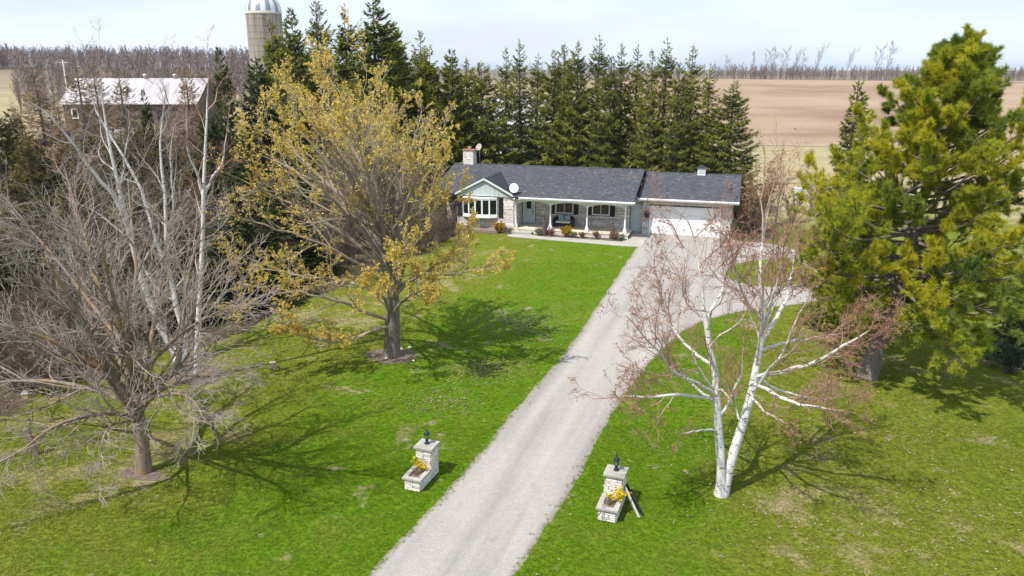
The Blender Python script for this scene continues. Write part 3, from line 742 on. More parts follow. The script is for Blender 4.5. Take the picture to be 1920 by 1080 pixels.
# garage door of four sections
gdo = MB().box(.03, 4.85, .05, .10, .02, 2.05).build('garage_door', M['white'], house)
for k in range(4):
    z0 = .03 + k * .505; s = MB().box(.04, 4.84, .022, .05, z0, z0 + .493).build('section', M['white'], gdo, .006)
    pm = MB()
    for q in range(8): pm.box(.12 + q * .59, .12 + q * .59 + .50, .014, .0222, z0 + .085, z0 + .41)
    tag(pm.build('raised_panel', M['white'], s), kind='stuff')
MB().box(2.36, 2.5, -.02, .022, .42, .46).build('handle', M['black'], gdo)
MB().box(-.09, .028, -.065, .1, 0, 2.12).box(4.852, 4.97, -.065, .1, 0, 2.12).box(.028, 4.852, -.065, .1, 2.052, 2.12).build('door_frame', M['white'], house)
# chimney
ch = MB().box(-15.42, -14.58, 2.75, 3.45, 3.6, 5.36).build('chimney', M['mortar'], house)
for r_, (u0, u1, pl, ax) in enumerate(((-15.42, -14.58, 2.75, 0), (2.75, 3.45, -14.58, 1), (-3.45, -2.75, 15.42, 2), (14.58, 15.42, -3.45, 3))):
    for (u, z, l, h) in courses(u0, u1, 4.0, 5.36, [], (.1, .13, .16), (.25, .5), rgs):
        if ax == 0: m4 = Matrix.Translation((u, pl, z))
        elif ax == 1: m4 = Matrix.Translation((pl, u, z)) @ Matrix.Rotation(math.pi / 2, 4, 'Z')
        elif ax == 2: m4 = Matrix.Translation((-pl, -u, z)) @ Matrix.Rotation(-math.pi / 2, 4, 'Z')
        else: m4 = Matrix.Translation((-u, 3.45, z)) @ Matrix.Rotation(math.pi, 4, 'Z')
        LAID.append((ch, m4 @ Matrix.Diagonal((l - .014, .035, h - .014, 1)), l * h * (1 if ax < 2 else .2)))
MB().box(-15.5, -14.5, 2.67, 3.53, 5.362, 5.46).build('chimney_cap', M['copper'], ch, .015)
MB().lathe([(.17, 5.462), (.16, 5.66), (.13, 5.67), (.12, 5.5)], -15.0, 3.1, 12).build('chimney_pot', M['copper'], ch)
place_stones(290, house)
# louvred roof vent of the garage
ve = MB().box(2.95, 3.53, 3.64, 4.22, 3.85, 4.52).build('roof_vent', M['white'], house)
lv = MB()
for k in range(5): lv.box(3.0, 3.48, 3.615, 3.64, 4.12 + k * .075, 4.17 + k * .075)
tag(lv.build('louvre', M['soffit'], ve), kind='stuff')
MB().add([(2.85, 3.54, 4.52), (3.63, 3.54, 4.52), (3.63, 4.32, 4.52), (2.85, 4.32, 4.52), (3.24, 3.93, 4.74)], [(0, 1, 4), (1, 2, 4), (2, 3, 4), (3, 0, 4), (3, 2, 1, 0)]).build('vent_roof', M['roofbase'], ve)

# ---------------------------------------------------------------- paths and bed by the house
def slab(name, pts, z0, z1, m, label=None, kind='structure'):
    mb = MB(); mb.prism(pts, 'z', z0, z1); return tag(mb.build(name, m), label, kind=kind)
def hl(*uv): return [tuple(hp(u, w)[:2]) for u, w in uv]
slab('concrete_path', hl((-9.9, -3.1), (-9.85, -3.6), (-9.4, -3.85), (-1.25, -4.6), (.0, -4.5), (0.05, -.1), (-1.5, .34), (-1.21, -2.35), (-1.6, -3.3), (-7.5, -3.1), (-8.2, -2.82), (-9.72, -2.82)), .0, .035, M['concrete'], 'pale concrete path along the porch bed to the garage')
sheet('flower_bed', [(*hp(-8.15, -2.4)[:2], 0), (*hp(-1.3, -2.4)[:2], 0), (*hp(-1.55, -3.25)[:2], 0), (*hp(-7.5, -3.05)[:2], 0)], .03, M['mulch'], .03, .2, .15, 'mulched flower bed in front of the porch', smooth=1)
sheet('flower_bed', [(*hp(-14.3, -2.25)[:2], 0), (*hp(-9.8, -2.25)[:2], 0), (*hp(-9.8, -3.05)[:2], 0), (*hp(-12, -3.1)[:2], 0), (*hp(-14.3, -3.0)[:2], 0)], .02, M['mulch'], .06, .2, .15, 'bare soil bed under the bow window', smooth=1)
#@@OBJECTS
# ================================================================ TREES
def skel_mesh(name, levels, m, sides):
    parts = []
    for (P, Rr), n in zip(levels, sides):
        parts.append(tubes(P, Rr, n))
    V, F, A = cat_mesh(parts)
    return np_mesh(name, V, F, m, {'rad': A}, smooth=True)
def limbs(specs, base_Y, K, org, s=1.0, by=0):
    """limb list in picture points: [(px,py,dY)...], radius list -> polylines relative to org"""
    P, Q = [], []
    for pts, rads in specs:
        w = np.array([at(p[0], by - (by - p[1]) * s if p[1] < by else p[1], base_Y + (p[2] if len(p) > 2 else 0)) for p in pts]) - org
        a, b = resample(w, np.interp(np.linspace(0, 1, len(w)), np.linspace(0, 1, len(rads)), rads), K)
        P.append(a); Q.append(b)
    return np.array(P), np.array(Q)
def twig_leaves(P, per, size, rg, aspect=.55, t0=.35, hang=0.0, keep=None):
    """small leaves / catkins along the last twigs"""
    N, K, _ = P.shape
    idx = np.repeat(np.arange(N), per)
    if keep is not None: idx = idx[keep[idx] > rg.random(len(idx))]
    n = len(idx); s = rg.uniform(t0, 1, n) * (K - 1 - 1e-6); i = s.astype(int); f = (s - i)[:, None]
    c = P[idx, i] * (1 - f) + P[idx, i + 1] * f
    d = unit(rg.normal(size=(n, 3)) + np.array([0, 0, -hang]))
    w = unit(np.cross(d, rg.normal(size=(n, 3))))
    ln = size * rg.uniform(.6, 1.4, n)
    V, F = blades(c, d, w, ln, ln * aspect * .5)
    return V, F, np.repeat(rg.beta(2.2, 2.2, n), 4)
def plant_tree(name, org, label, cat, trunk, crown, m_bark, m_leaf=None, sides=(9, 6, 4, 3, 3), leaves=None, group=None, leafname='leaves'):
    t = empty(name, org, 0, label, cat, group)
    link_obj('trunk', skel_mesh('trunk', trunk, m_bark, sides[:len(trunk)]), t)
    c = link_obj('crown', skel_mesh('crown', crown, m_bark, sides[len(trunk):len(trunk) + len(crown)]), t)
    if leaves is not None:
        link_obj(leafname, np_mesh(leafname, leaves[0], leaves[1], m_leaf, {'tone': leaves[2]}), t)
    return t

# --- big bare tree, lower left -------------------------------------------------
rg = np.random.default_rng(21)
o = gnd(268, 884); Y = o[1]
L0 = limbs([
    ([(270, 892, 0), (268, 850, 0), (262, 800, .1), (256, 745, .2), (262, 690, .3), (258, 620, .4), (252, 540, .6), (256, 450, .9), (246, 350, 1.3), (240, 262, 1.8)], [.31, .25, .22, .19, .15, .12, .09, .06, .04, .015]),
    ([(262, 800, .1), (235, 730, -.3), (200, 672, -.7), (168, 600, -1.2), (130, 520, -1.6), (84, 430, -2.0), (40, 340, -2.2)], [.17, .14, .12, .10, .07, .04, .015]),
    ([(260, 770, .1), (238, 690, .8), (212, 610, 1.5), (190, 520, 2.2), (168, 420, 2.7), (140, 310, 3.2), (120, 235, 3.4)], [.16, .13, .11, .09, .065, .04, .015]),
    ([(264, 760, .1), (298, 706, -.2), (330, 672, -.4), (340, 600, -.3), (345, 520, .2), (362, 430, .6), (385, 345, .9)], [.15, .13, .115, .09, .065, .04, .015]),
    ([(262, 790, 0), (225, 772, -.8), (170, 775, -1.6), (100, 800, -2.2), (40, 845, -2.6), (-30, 880, -3)], [.11, .09, .07, .055, .035, .012]),
    ([(260, 765, .1), (215, 735, .9), (160, 715, 1.6), (90, 700, 2.2), (10, 702, 2.6), (-70, 715, 3)], [.12, .10, .08, .06, .04, .015]),
    ([(264, 745, .1), (300, 722, .9), (345, 700, 1.5), (400, 688, 2), (460, 690, 2.4)], [.10, .08, .055, .035, .01]),
    ([(262, 755, 0), (292, 735, -1.2), (330, 728, -2.0), (362, 742, -2.7), (386, 792, -3.2)], [.08, .065, .045, .03, .01]),
    ([(258, 740, .2), (205, 690, 0), (140, 640, -.3), (70, 600, -.8), (-20, 570, -1.2)], [.12, .10, .08, .05, .015]),
    ([(256, 720, .3), (240, 640, -1.0), (222, 560, -1.9), (200, 460, -2.7), (190, 380, -3.3)], [.11, .09, .07, .045, .015]),
    ([(258, 700, .3), (280, 620, 1.6), (296, 530, 2.6), (308, 430, 3.4), (316, 350, 4)], [.11, .09, .07, .045, .015]),
    ([(257, 660, .3), (210, 590, 1.2), (150, 500, 2.0), (80, 400, 2.6), (20, 330, 3)], [.10, .085, .065, .04, .012]),
    ([(262, 780, 0), (230, 790, -1.4), (205, 800, -2.4), (190, 836, -3.2), (196, 880, -3.6)], [.06, .05, .035, .02, .008]),
    ([(256, 690, .3), (300, 640, -1.2), (348, 590, -2.0), (400, 555, -2.6), (446, 530, -3)], [.085, .07, .05, .03, .01]),
], Y, 14, o, .86, 800)
L0[1][:] *= .84
L1 = grow(L0[0], L0[1], 15, 9, .44, 38, up=.06, wig=.12, t0=.2, rr=.45, rg=rg, shape=.45, lref=4.2)
L2 = grow(L1[0], L1[1], 8, 6, .5, 36, up=.05, wig=.14, t0=.15, rr=.55, rg=rg, shape=.35, lmin=.3, lref=1.5)
L3 = grow(L2[0], L2[1], 5, 4, .55, 38, up=.05, wig=.15, t0=.15, rr=.6, rg=rg, lmin=.2, tipr=.6)
for L in (L2, L3): np.maximum(L[1], .0052, out=L[1])
plant_tree('bare_tree', o, 'big bare grey tree with ochre lichen on a low forking trunk, nearest the left edge', 'tree', [L0], [L1, L2, L3], M['greybark'], sides=(10, 5, 3, 3))

# --- white birches behind it ------------------------------------------------------
def birch(name, org, label, specs, Y, seed, m, per=(7, 6, 5), ratio=(.34, .5, .5), catk=0, up=.08, grp=None, leafmat_='catkin', droop=.1, t0=.28, s=1.0, by=0, thick=1.0):
    rg = np.random.default_rng(seed)
    L0 = limbs(specs, Y, 14, org, s, by); L0[1][:] *= thick
    L0[0][:, 2:-1] += rg.normal(0, .018, L0[0][:, 2:-1].shape)
    L1 = grow(*L0, per[0], 8, ratio[0], 40, up=up, wig=.17, t0=t0, rr=.45, rg=rg, shape=.5, lref=4.5)
    L2 = grow(*L1, per[1], 6, ratio[1], 38, up=up * .6, wig=.2, t0=.2, rr=.5, rg=rg, droop=droop, lmin=.25, lref=1.3)
    L3 = grow(*L2, per[2], 4, ratio[2], 36, up=0, wig=.2, t0=.2, rr=.6, rg=rg, droop=droop * 1.5, lmin=.16, tipr=.5)
    for L in (L2, L3): np.maximum(L[1], .0038, out=L[1])
    lv = None
    if catk:
        keep = np.clip(rg.normal(.55, .35, len(L3[0])), .05, 1)
        lv = twig_leaves(L3[0], catk, .055, rg, .5, hang=.5, keep=keep)
    return plant_tree(name, org, label, 'tree', [L0], [L1, L2, L3], m, M[leafmat_], sides=(9, 5, 3, 3), leaves=lv, group=grp)
o = gnd(345, 692); Y = o[1]
birch('birch_tree', o, 'white birch clump leaning left behind the big bare tree', [
    ([(345, 698, 0), (326, 655, .1), (294, 600, .2), (268, 530, .3), (250, 460, .4), (230, 380, .5), (212, 300, .7), (196, 215, .9), (190, 150, 1)], [.24, .22, .18, .16, .14, .11, .08, .05, .012]),
    ([(250, 455, .4), (216, 372, .1), (172, 318, -.2), (132, 262, -.5), (92, 216, -.8), (40, 180, -1)], [.11, .10, .08, .06, .035, .01]),
    ([(347, 698, 0), (346, 650, .4), (336, 590, .8), (318, 520, 1.1), (312, 440, 1.4), (308, 350, 1.7), (300, 262, 2), (312, 160, 2.3)], [.21, .18, .15, .125, .10, .08, .05, .01]),
    ([(318, 525, 1.1), (290, 440, 1.6), (262, 350, 2.0), (216, 268, 2.4), (176, 198, 2.8), (160, 140, 3)], [.10, .09, .075, .055, .03, .01]),
    ([(312, 440, 1.4), (326, 392, 1.2), (320, 330, 1.0), (322, 262, .9), (340, 180, .9)], [.07, .06, .045, .03, .01]),
    ([(308, 505, 1.0), (270, 440, .5), (262, 430, .2)], [.05, .035, .01]),
], Y, 31, M['birchbark2'], per=(9, 7, 5), thick=.78)
o = gnd(369, 711); Y = o[1]
birch('birch_tree', o, 'slim upright white birch right of the leaning birch clump', [
    ([(369, 714, 0), (370, 640, 0), (376, 540, .1), (380, 440, .2), (382, 340, .3), (386, 250, .4), (388, 180, .5), (392, 130, .5)], [.135, .12, .105, .09, .075, .05, .03, .008]),
    ([(381, 362, .3), (366, 318, 0), (352, 280, -.3), (350, 210, -.5), (346, 160, -.6)], [.055, .045, .035, .02, .008]),
    ([(382, 370, .3), (400, 330, .6), (418, 300, .8), (426, 240, 1), (432, 190, 1.1)], [.055, .045, .035, .02, .008]),
    ([(376, 590, .1), (400, 548, -.4), (420, 520, -.7), (446, 500, -1)], [.04, .03, .02, .008]),
], Y, 33, M['birchbark'], per=(11, 7, 5), ratio=(.26, .5, .5), thick=.85)

# --- maple in young leaf ----------------------------------------------------------
rg = np.random.default_rng(44)
o = gnd(735, 667); Y = o[1]
spec = [([(735, 676, 0), (735, 640, 0), (736, 580, 0), (734, 520, .1), (728, 440, .1), (718, 340, .2), (706, 230, .3), (690, 130, .4), (680, 86, .4)], [.42, .33, .30, .27, .22, .16, .10, .05, .012])]
for (px, py, dY, a) in ((470, 205, .6, 470), (520, 130, -1.2, 450), (560, 98, .4, 430), (600, 88, 2.0, 440), (640, 84, -2.6, 410), (745, 118, -1.5, 420), (790, 150, 1.5, 430), (826, 190, -.8, 440), (842, 260, 1.8, 460),
                        (452, 290, -1.0, 500), (580, 150, -3.2, 480), (620, 140, 3.6, 460), (740, 170, 3.6, 470), (800, 215, -3.2, 480), (505, 180, 2.8, 470), (690, 110, 2.4, 450), (660, 180, -4.2, 500), (862, 330, .2, 480), (700, 200, 4.4, 480), (540, 240, -4.0, 500)):
    bx = 734 + rg.uniform(-3, 3); m1 = (bx + (px - bx) * .22, a + (py - a) * .30, dY * .28); m2 = (bx + (px - bx) * .58, a + (py - a) * .64, dY * .66)
    spec.append(([(bx, a + 26, .1), m1, m2, (px, py, dY)], [.135, .10, .06, .012]))
for pts in ([(733, 600, 0), (690, 588, -.6), (620, 560, -1.3), (540, 545, -1.8), (455, 566, -2.2)], [(733, 580, 0), (690, 540, .8), (620, 515, 1.6), (540, 500, 2.4), (470, 470, 3)],
            [(733, 610, 0), (690, 624, -1), (640, 640, -1.6), (590, 636, -2.2), (540, 620, -2.7)], [(736, 560, 0), (770, 520, .4), (815, 488, .8), (850, 450, 1.2), (868, 400, 1.5)],
            [(736, 545, 0), (780, 512, -1), (840, 506, -1.8), (925, 490, -2.6)], [(735, 540, 0), (670, 480, -1.2), (590, 430, -2), (500, 395, -2.8), (450, 380, -3.2)],
            [(736, 590, 0), (760, 560, -1.5), (790, 540, -2.5), (800, 540, -3.3)], [(734, 590, 0), (720, 560, -1.6), (705, 545, -2.7), (690, 555, -3.6)], [(735, 560, 0), (755, 500, -1.7), (762, 470, -3.0), (758, 455, -3.9)]):
    spec.append((pts, [.085, .065, .045, .03, .01]))
L0 = limbs(spec, Y, 14, o, .83, 560)
L0[0][1:, 2:-1] += rg.normal(0, .03, L0[0][1:, 2:-1].shape)
L1 = grow(*L0, 11, 8, .40, 30, up=.10, wig=.13, t0=.25, rr=.5, rg=rg, shape=.5)
L2 = grow(*L1, 7, 6, .55, 32, up=.08, wig=.16, t0=.2, rr=.5, rg=rg, lmin=.3)
L3 = grow(*L2, 6, 4, .5, 36, up=.08, wig=.2, t0=.25, rr=.6, rg=rg, lmin=.15, tipr=.5)
for L in (L2, L3): np.maximum(L[1], .0035, out=L[1])
keepn = np.array([mnoise.noise(Vector(p * .55)) for p in L3[0][:, -1]])
keep = np.clip(.48 + 1.1 * keepn + .16 * (np.linalg.norm(L3[0][:, -1] - np.array([-1., 0, 7]), axis=1) - 4), .05, 1)
lv = twig_leaves(L3[0], 11, .062, rg, .8, t0=.3, keep=keep)
plant_tree('maple_tree', o, 'tall maple with yellow green young leaves on the middle of the lawn', 'tree', [L0], [L1, L2, L3], M['maplebark'], M['mapleleaf'], sides=(10, 5, 3, 3), leaves=lv)

# --- birch with two stems, right of the drive -----------------------------------------
o = gnd(1352, 928); Y = o[1]
front = [
    ([(1350, 934, 0), (1353, 900, 0), (1352, 860, 0), (1346, 790, .1), (1342, 730, .1), (1336, 660, .2), (1326, 600, .3), (1320, 540, .4), (1314, 470, .5), (1302, 400, .6), (1290, 345, .7)], [.20, .135, .125, .115, .105, .09, .075, .055, .04, .022, .008]),
    ([(1354, 930, 0), (1366, 880, .1), (1386, 815, .2), (1406, 748, .3), (1416, 690, .4), (1426, 620, .6), (1432, 550, .8), (1426, 480, 1), (1428, 400, 1.2), (1440, 330, 1.4), (1446, 290, 1.5)], [.19, .145, .13, .115, .10, .085, .065, .05, .035, .02, .008]),
    ([(1430, 610, .6), (1452, 570, 1.1), (1472, 528, 1.6), (1482, 480, 1.9), (1492, 430, 2.2), (1500, 360, 2.4)], [.07, .06, .05, .04, .025, .008]),
    ([(1428, 600, .6), (1440, 560, 0), (1448, 520, -.4), (1462, 470, -.7), (1470, 400, -1)], [.05, .045, .035, .025, .008]),
    ([(1340, 752, .1), (1320, 742, -.2), (1270, 738, -.7), (1220, 742, -1.1), (1180, 740, -1.5), (1110, 746, -1.9)], [.05, .045, .04, .035, .025, .006]),
    ([(1342, 735, .1), (1310, 712, -.4), (1270, 690, -.9), (1242, 652, -1.2), (1210, 610, -1.5), (1175, 560, -1.7)], [.055, .05, .04, .03, .02, .006]),
    ([(1336, 672, .2), (1300, 640, .6), (1268, 600, 1.0), (1244, 540, 1.4), (1232, 480, 1.7), (1228, 420, 1.9)], [.05, .045, .035, .025, .015, .006]),
    ([(1346, 808, .1), (1320, 806, -.5), (1285, 812, -.9), (1262, 812, -1.2)], [.035, .03, .02, .006]),
    ([(1412, 712, .35), (1440, 726, -.5), (1480, 750, -1.1), (1530, 762, -1.6), (1605, 774, -2.1)], [.055, .05, .04, .03, .006]),
    ([(1416, 692, .4), (1450, 720, .7), (1500, 738, .9), (1550, 748, 1.2), (1590, 730, 1.3)], [.045, .04, .03, .02, .006]),
    ([(1418, 696, .4), (1480, 680, -.3), (1530, 664, -.7), (1580, 630, -1.1), (1620, 600, -1.4), (1650, 575, -1.6)], [.06, .055, .045, .035, .022, .006]),
    ([(1424, 640, .6), (1456, 626, 1.3), (1500, 614, 1.9), (1560, 606, 2.4), (1610, 590, 2.8)], [.05, .045, .035, .022, .006]),
    ([(1408, 742, .3), (1432, 770, -.6), (1462, 788, -1.2), (1484, 800, -1.6)], [.035, .03, .02, .006]),
    ([(1430, 575, .7), (1400, 530, .2), (1384, 480, -.2), (1372, 420, -.5), (1362, 360, -.8)], [.045, .04, .03, .018, .006]),
    ([(1322, 570, .35), (1352, 510, .8), (1366, 450, 1.1), (1376, 400, 1.4)], [.04, .032, .02, .006]),
    ([(1342, 720, .1), (1364, 738, -.7), (1372, 760, -1.1)], [.03, .022, .008]),
    ([(1392, 800, .2), (1380, 770, 1.0), (1378, 720, 1.8), (1386, 660, 2.4)], [.035, .03, .02, .006]),
]
bt = birch('birch_tree', o, 'two stemmed white birch with rusty catkins right of the drive', front, Y, 52, M['birchbark'], per=(14, 9, 5), ratio=(.45, .55, .55), catk=2, up=.10, droop=.16, t0=.3, s=.84, by=760)

# --- white pine on the right ---------------------------------------------------------
def pine(name, org, label, H, lean, prof, seed, nb, tuft=.20, dens=7.0, extra=(), yellow=.5):
    rg = np.random.default_rng(seed)
    ts = np.linspace(0, 1, 14)
    trunk = np.stack([lean[0] * ts ** 1.0 + .10 * np.sin(ts * 5), lean[1] * ts + .06 * np.sin(ts * 7), H * ts], 1)[None]
    tr = np.interp(ts, [0, .05, .4, .8, 1], [.42, .32, .24, .09, .02])[None]
    P, Rr = [], []
    for k in range(nb):
        z = H * (.20 + .80 * ((k + rg.uniform(0, 1)) / nb) ** .92)
        az = k * 2.39996 + rg.uniform(-.3, .3)
        ln = np.interp(z / H, prof[0], prof[1]) * rg.uniform(.68, 1.15)
        if math.cos(az) > .2: ln *= 1.12
        el = np.interp(z / H, [.2, .5, .8, 1], [-.10, .14, .5, 1.05]) + rg.uniform(-.12, .14)
        b = np.array([np.interp(z, H * ts, trunk[0][:, i]) for i in range(3)])
        d = np.array([math.cos(az) * math.cos(el), math.sin(az) * math.cos(el), math.sin(el)])
        t = np.linspace(0, 1, 8)[:, None]
        P.append(b + d * ln * t + np.array([0, 0, 1]) * (ln * .16 * (t ** 2.2) - ln * .05 * np.sin(t * math.pi)) + rg.normal(0, .03, (8, 3)) * t)
        Rr.append(np.linspace(.022 + .014 * ln, .008, 8))
    for pts, r0 in extra:
        a, b = resample(np.array(pts), np.linspace(r0, .01, len(pts)), 8); P.append(a); Rr.append(b)
    L1 = (np.array(P), np.array(Rr))
    L2 = grow(*L1, 10, 6, .36, 48, up=.10, wig=.12, t0=.22, rr=.5, rg=rg, shape=.62, lmin=.35)
    L3 = grow(*L2, 4, 4, .5, 42, up=.16, wig=.14, t0=.25, rr=.6, rg=rg, shape=.4, lmin=.22)
    # tufts of needles along the outer shoots
    c, d, tn = [], [], []
    bt = np.clip(.30 * rg.normal(size=len(L1[0])) + .45 + .30 * yellow, 0, 1)        # each limb has its own share of yellowed needles
    for (P_, per, t0) in ((L2[0], int(dens), .35), (L3[0], int(dens * .8), .2), (L1[0], 6, .72)):
        n = len(P_) * per; idx = np.repeat(np.arange(len(P_)), per); s = (t0 + (1 - t0) * rg.random(n)) * (P_.shape[1] - 1 - 1e-6)
        i = s.astype(int); f = (s - i)[:, None]
        c.append(P_[idx, i] * (1 - f) + P_[idx, i + 1] * f); d.append(unit(P_[idx, i + 1] - P_[idx, i]))
        own = idx // (len(P_) // len(L1[0])) if len(P_) >= len(L1[0]) else idx
        inner = s / (P_.shape[1] - 1)
        tn.append(np.clip(bt[np.minimum(own, len(bt) - 1)] * .85 + .10 + rg.normal(0, .17, n) , 0, 1))
    c, d, tn = np.vstack(c), np.vstack(d), np.concatenate(tn)
    nn = 10
    C_ = np.repeat(c, nn, 0); D_ = unit(np.repeat(d, nn, 0) * 1.0 + rg.normal(size=(len(C_), 3)) * .72 + np.array([0, 0, .12]))
    W_ = unit(np.cross(D_, rg.normal(size=D_.shape))); ln = tuft * rg.uniform(.7, 1.25, len(C_))
    V, F = needles(C_, D_, W_, ln, np.full(len(C_), .0105))
    tone = np.repeat(np.clip(np.repeat(tn, nn) + rg.normal(0, .05, len(C_)), 0, 1), 3)
    t = empty(name, org, 0, label, 'tree')
    link_obj('trunk', skel_mesh('trunk', [(trunk, tr)], M['pinebark'], (12,)), t)
    link_obj('branches', skel_mesh('branches', [L1, L2, L3], M['pinebark'], (6, 3, 3)), t)
    link_obj('crown', np_mesh('crown', V, F, M['pine'], {'tone': tone}), t)
    return t
o = gnd(1625, 708)
X = lambda px, py, dY: at(px, py, o[1] + dY) - o
pine('white_pine', o, 'tall white pine with yellowing needles right of the gravel turning circle', 12.0, (2.1, 0.3),
     ([.2, .3, .45, .6, .75, .9, 1.0], [3.0, 4.3, 4.0, 3.3, 2.4, 1.2, .5]), 61, 108, dens=12,
     extra=[([X(1700, 360, 0), X(1790, 320, -.6), X(1860, 285, -1.0), X(1935, 235, -1.4)], .09), ([X(1690, 430, 0), X(1780, 420, -.8), X(1860, 385, -1.4), X(1935, 345, -2)], .09),
            ([X(1660, 520, 0), X(1740, 545, -1.2), X(1800, 610, -1.9), X(1835, 660, -2.4)], .08), ([X(1670, 480, 0), X(1760, 500, .6), X(1850, 520, 1.2), X(1930, 530, 1.6)], .08),
            ([X(1690, 400, 0), X(1610, 380, -1), X(1560, 360, -1.5), X(1510, 320, -1.8)], .08), ([X(1690, 440, 0), X(1620, 450, -1.6), X(1580, 440, -2.4), X(1540, 410, -3)], .07),
            ([X(1660, 540, 0), X(1720, 590, -2.2), X(1770, 635, -3.4), X(1800, 665, -4.2)], .07), ([X(1665, 500, 0), X(1760, 550, -2.0), X(1840, 580, -3.2), X(1900, 605, -4)], .08), ([X(1660, 520, 0), X(1700, 550, -2.0), X(1720, 570, -3.0), X(1740, 585, -4)], .07), ([X(1665, 510, 0), X(1740, 520, -1.6), X(1840, 500, -2.8), X(1930, 490, -3.6)], .08), ([X(1720, 250, 0), X(1790, 235, -.8), X(1830, 190, -1.3), X(1868, 150, -1.6)], .08)])

# --- spruces ------------------------------------------------------------------------
def spruce_mesh(seed, H, Rb, m, nb=None, full=1.0, clear=.06, gap=0.0, spread=1.0, droop=1.15, spray=.30, width=.095, colz=.0, power=.8):
    """returns (trunk mesh, branch mesh, crown mesh)"""
    rg = np.random.default_rng(seed); ts = np.linspace(0, 1, 8)
    trunk = np.stack([.06 * np.sin(ts * 4 + seed), .06 * np.cos(ts * 3 + seed), H * ts], 1)[None]; tr = np.interp(ts, [0, .9, 1], [.018 * H, .03, .012])[None]
    nb = nb or int(H * 19)
    k = np.arange(nb); z = H * (clear + (.985 - clear) * ((k + rg.random(nb)) / nb) ** 1.0)
    z = np.where(z > .80 * H, .80 * H + (z - .80 * H) * np.where(rg.random(nb) < .55, 1, .4), z)
    z = np.round(z / .42) * .42 * .15 + z * .85                            # loose whorls
    f = np.clip(1 - z / H, 0, 1)
    az = k * 2.39996 + rg.uniform(-.5, .5, nb)
    ln = Rb * (f ** power) * np.minimum(1, .62 + 2.2 * (1 - f)) * rg.uniform(.62, 1.2, nb) + .10
    ln *= 1 + .22 * np.sin(az * 1 + seed) * spread
    if gap: ln *= np.where(rg.random(nb) < gap, rg.uniform(.15, .45, nb), 1)
    el = np.interp(f, [0, .12, .45, 1], [.55, .30, .0, -.32]) + rg.normal(0, .15, nb)
    t = np.linspace(0, 1, 6)[None, :, None]
    d = np.stack([np.cos(az) * np.cos(el), np.sin(az) * np.cos(el), np.sin(el)], 1)[:, None]
    b = np.stack([np.interp(z, H * ts, trunk[0][:, i]) for i in range(3)], 1)[:, None]
    P = b + d * (ln[:, None, None] * t) + np.array([0, 0, 1.]) * ln[:, None, None] * (-.20 * np.sin(t * math.pi * .8) + .16 * t ** 3)
    Rr = (.010 + .009 * ln)[:, None] * np.linspace(1, .3, 6)[None]
    # sprays of needles hanging from both sides of each branch
    per = np.maximum(6, (ln * 58 * full).astype(int)); idx = np.repeat(np.arange(nb), per); n = len(idx)
    tt = rg.uniform(.12, 1, n) ** .8; s = tt * (5 - 1e-6); i = s.astype(int); fr = (s - i)[:, None]
    c = P[idx, i] * (1 - fr) + P[idx, i + 1] * fr
    tan = unit(P[idx, i + 1] - P[idx, i]); side = unit(np.cross(tan, np.array([0, 0, 1.]))) * np.where(rg.random(n) < .5, -1, 1)[:, None]
    wdt = .30 * ln[idx] * (1.1 - tt)
    off = rg.random(n) ** .7
    c = c + side * (off * wdt)[:, None] + np.array([0, 0, -1.]) * (off * wdt * .35)[:, None]
    dd = unit(tan * rg.uniform(.5, 1.2, n)[:, None] + side * rg.uniform(.1, .9, n)[:, None] + np.array([0, 0, -1.]) * (droop * rg.uniform(.2, 1.3, n) * np.clip(f[idx] * 3, .1, 1))[:, None] + rg.normal(0, .15, (n, 3)))
    w = unit(np.cross(dd, rg.normal(0, .6, (n, 3)) + np.array([0, 0, 1.])))
    l_ = spray * rg.uniform(.6, 1.3, n) * np.clip(.45 + ln[idx] * .5, .5, 1.1)
    V, F = needles(c, dd, w, l_, width * .5 * rg.uniform(.6, 1.3, n))
    bt = np.clip(rg.normal(.42, .2, nb), 0, 1)
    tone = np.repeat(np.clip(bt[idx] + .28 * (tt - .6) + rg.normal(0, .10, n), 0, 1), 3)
    # leader
    return (skel_mesh('trunk', [(trunk, tr)], M['sprucebark'], (7,)), skel_mesh('branches', [(P, Rr)], M['sprucebark'], (3,)), np_mesh('crown', V, F, m, {'tone': tone}))
def plant(name, meshes, loc, label, cat, group=None, sc=1.0, rz=None, sz=None, lean=0):
    t = empty(name, loc, rz if rz is not None else random.uniform(0, 6.28), label, cat, group)
    t.scale = (sc, sc, sz or sc)
    if lean: t.rotation_euler = (random.uniform(-lean, lean), random.uniform(-lean, lean), t.rotation_euler[2])
    for n, me in zip(('trunk', 'branches', 'crown', 'leaves'), meshes):
        if me is not None: link_obj(n, me, t)
    return t
SPM = [spruce_mesh(100 + k, 14, (3.3, 2.9, 3.5, 2.7, 3.1, 3.6)[k], M['spruce'], gap=(.22, .32, .18, .36, .28, .12)[k], full=(.85, .75, .9, .7, .8, .95)[k], clear=(.05, .12, .04, .16, .08, .04)[k]) for k in range(6)]
SPD = [spruce_mesh(140 + k, 15, (3.6, 3.1, 3.9)[k], M['spruce'], nb=300, full=1.0, clear=.03, gap=.08, spray=.34, width=.115) for k in range(3)]
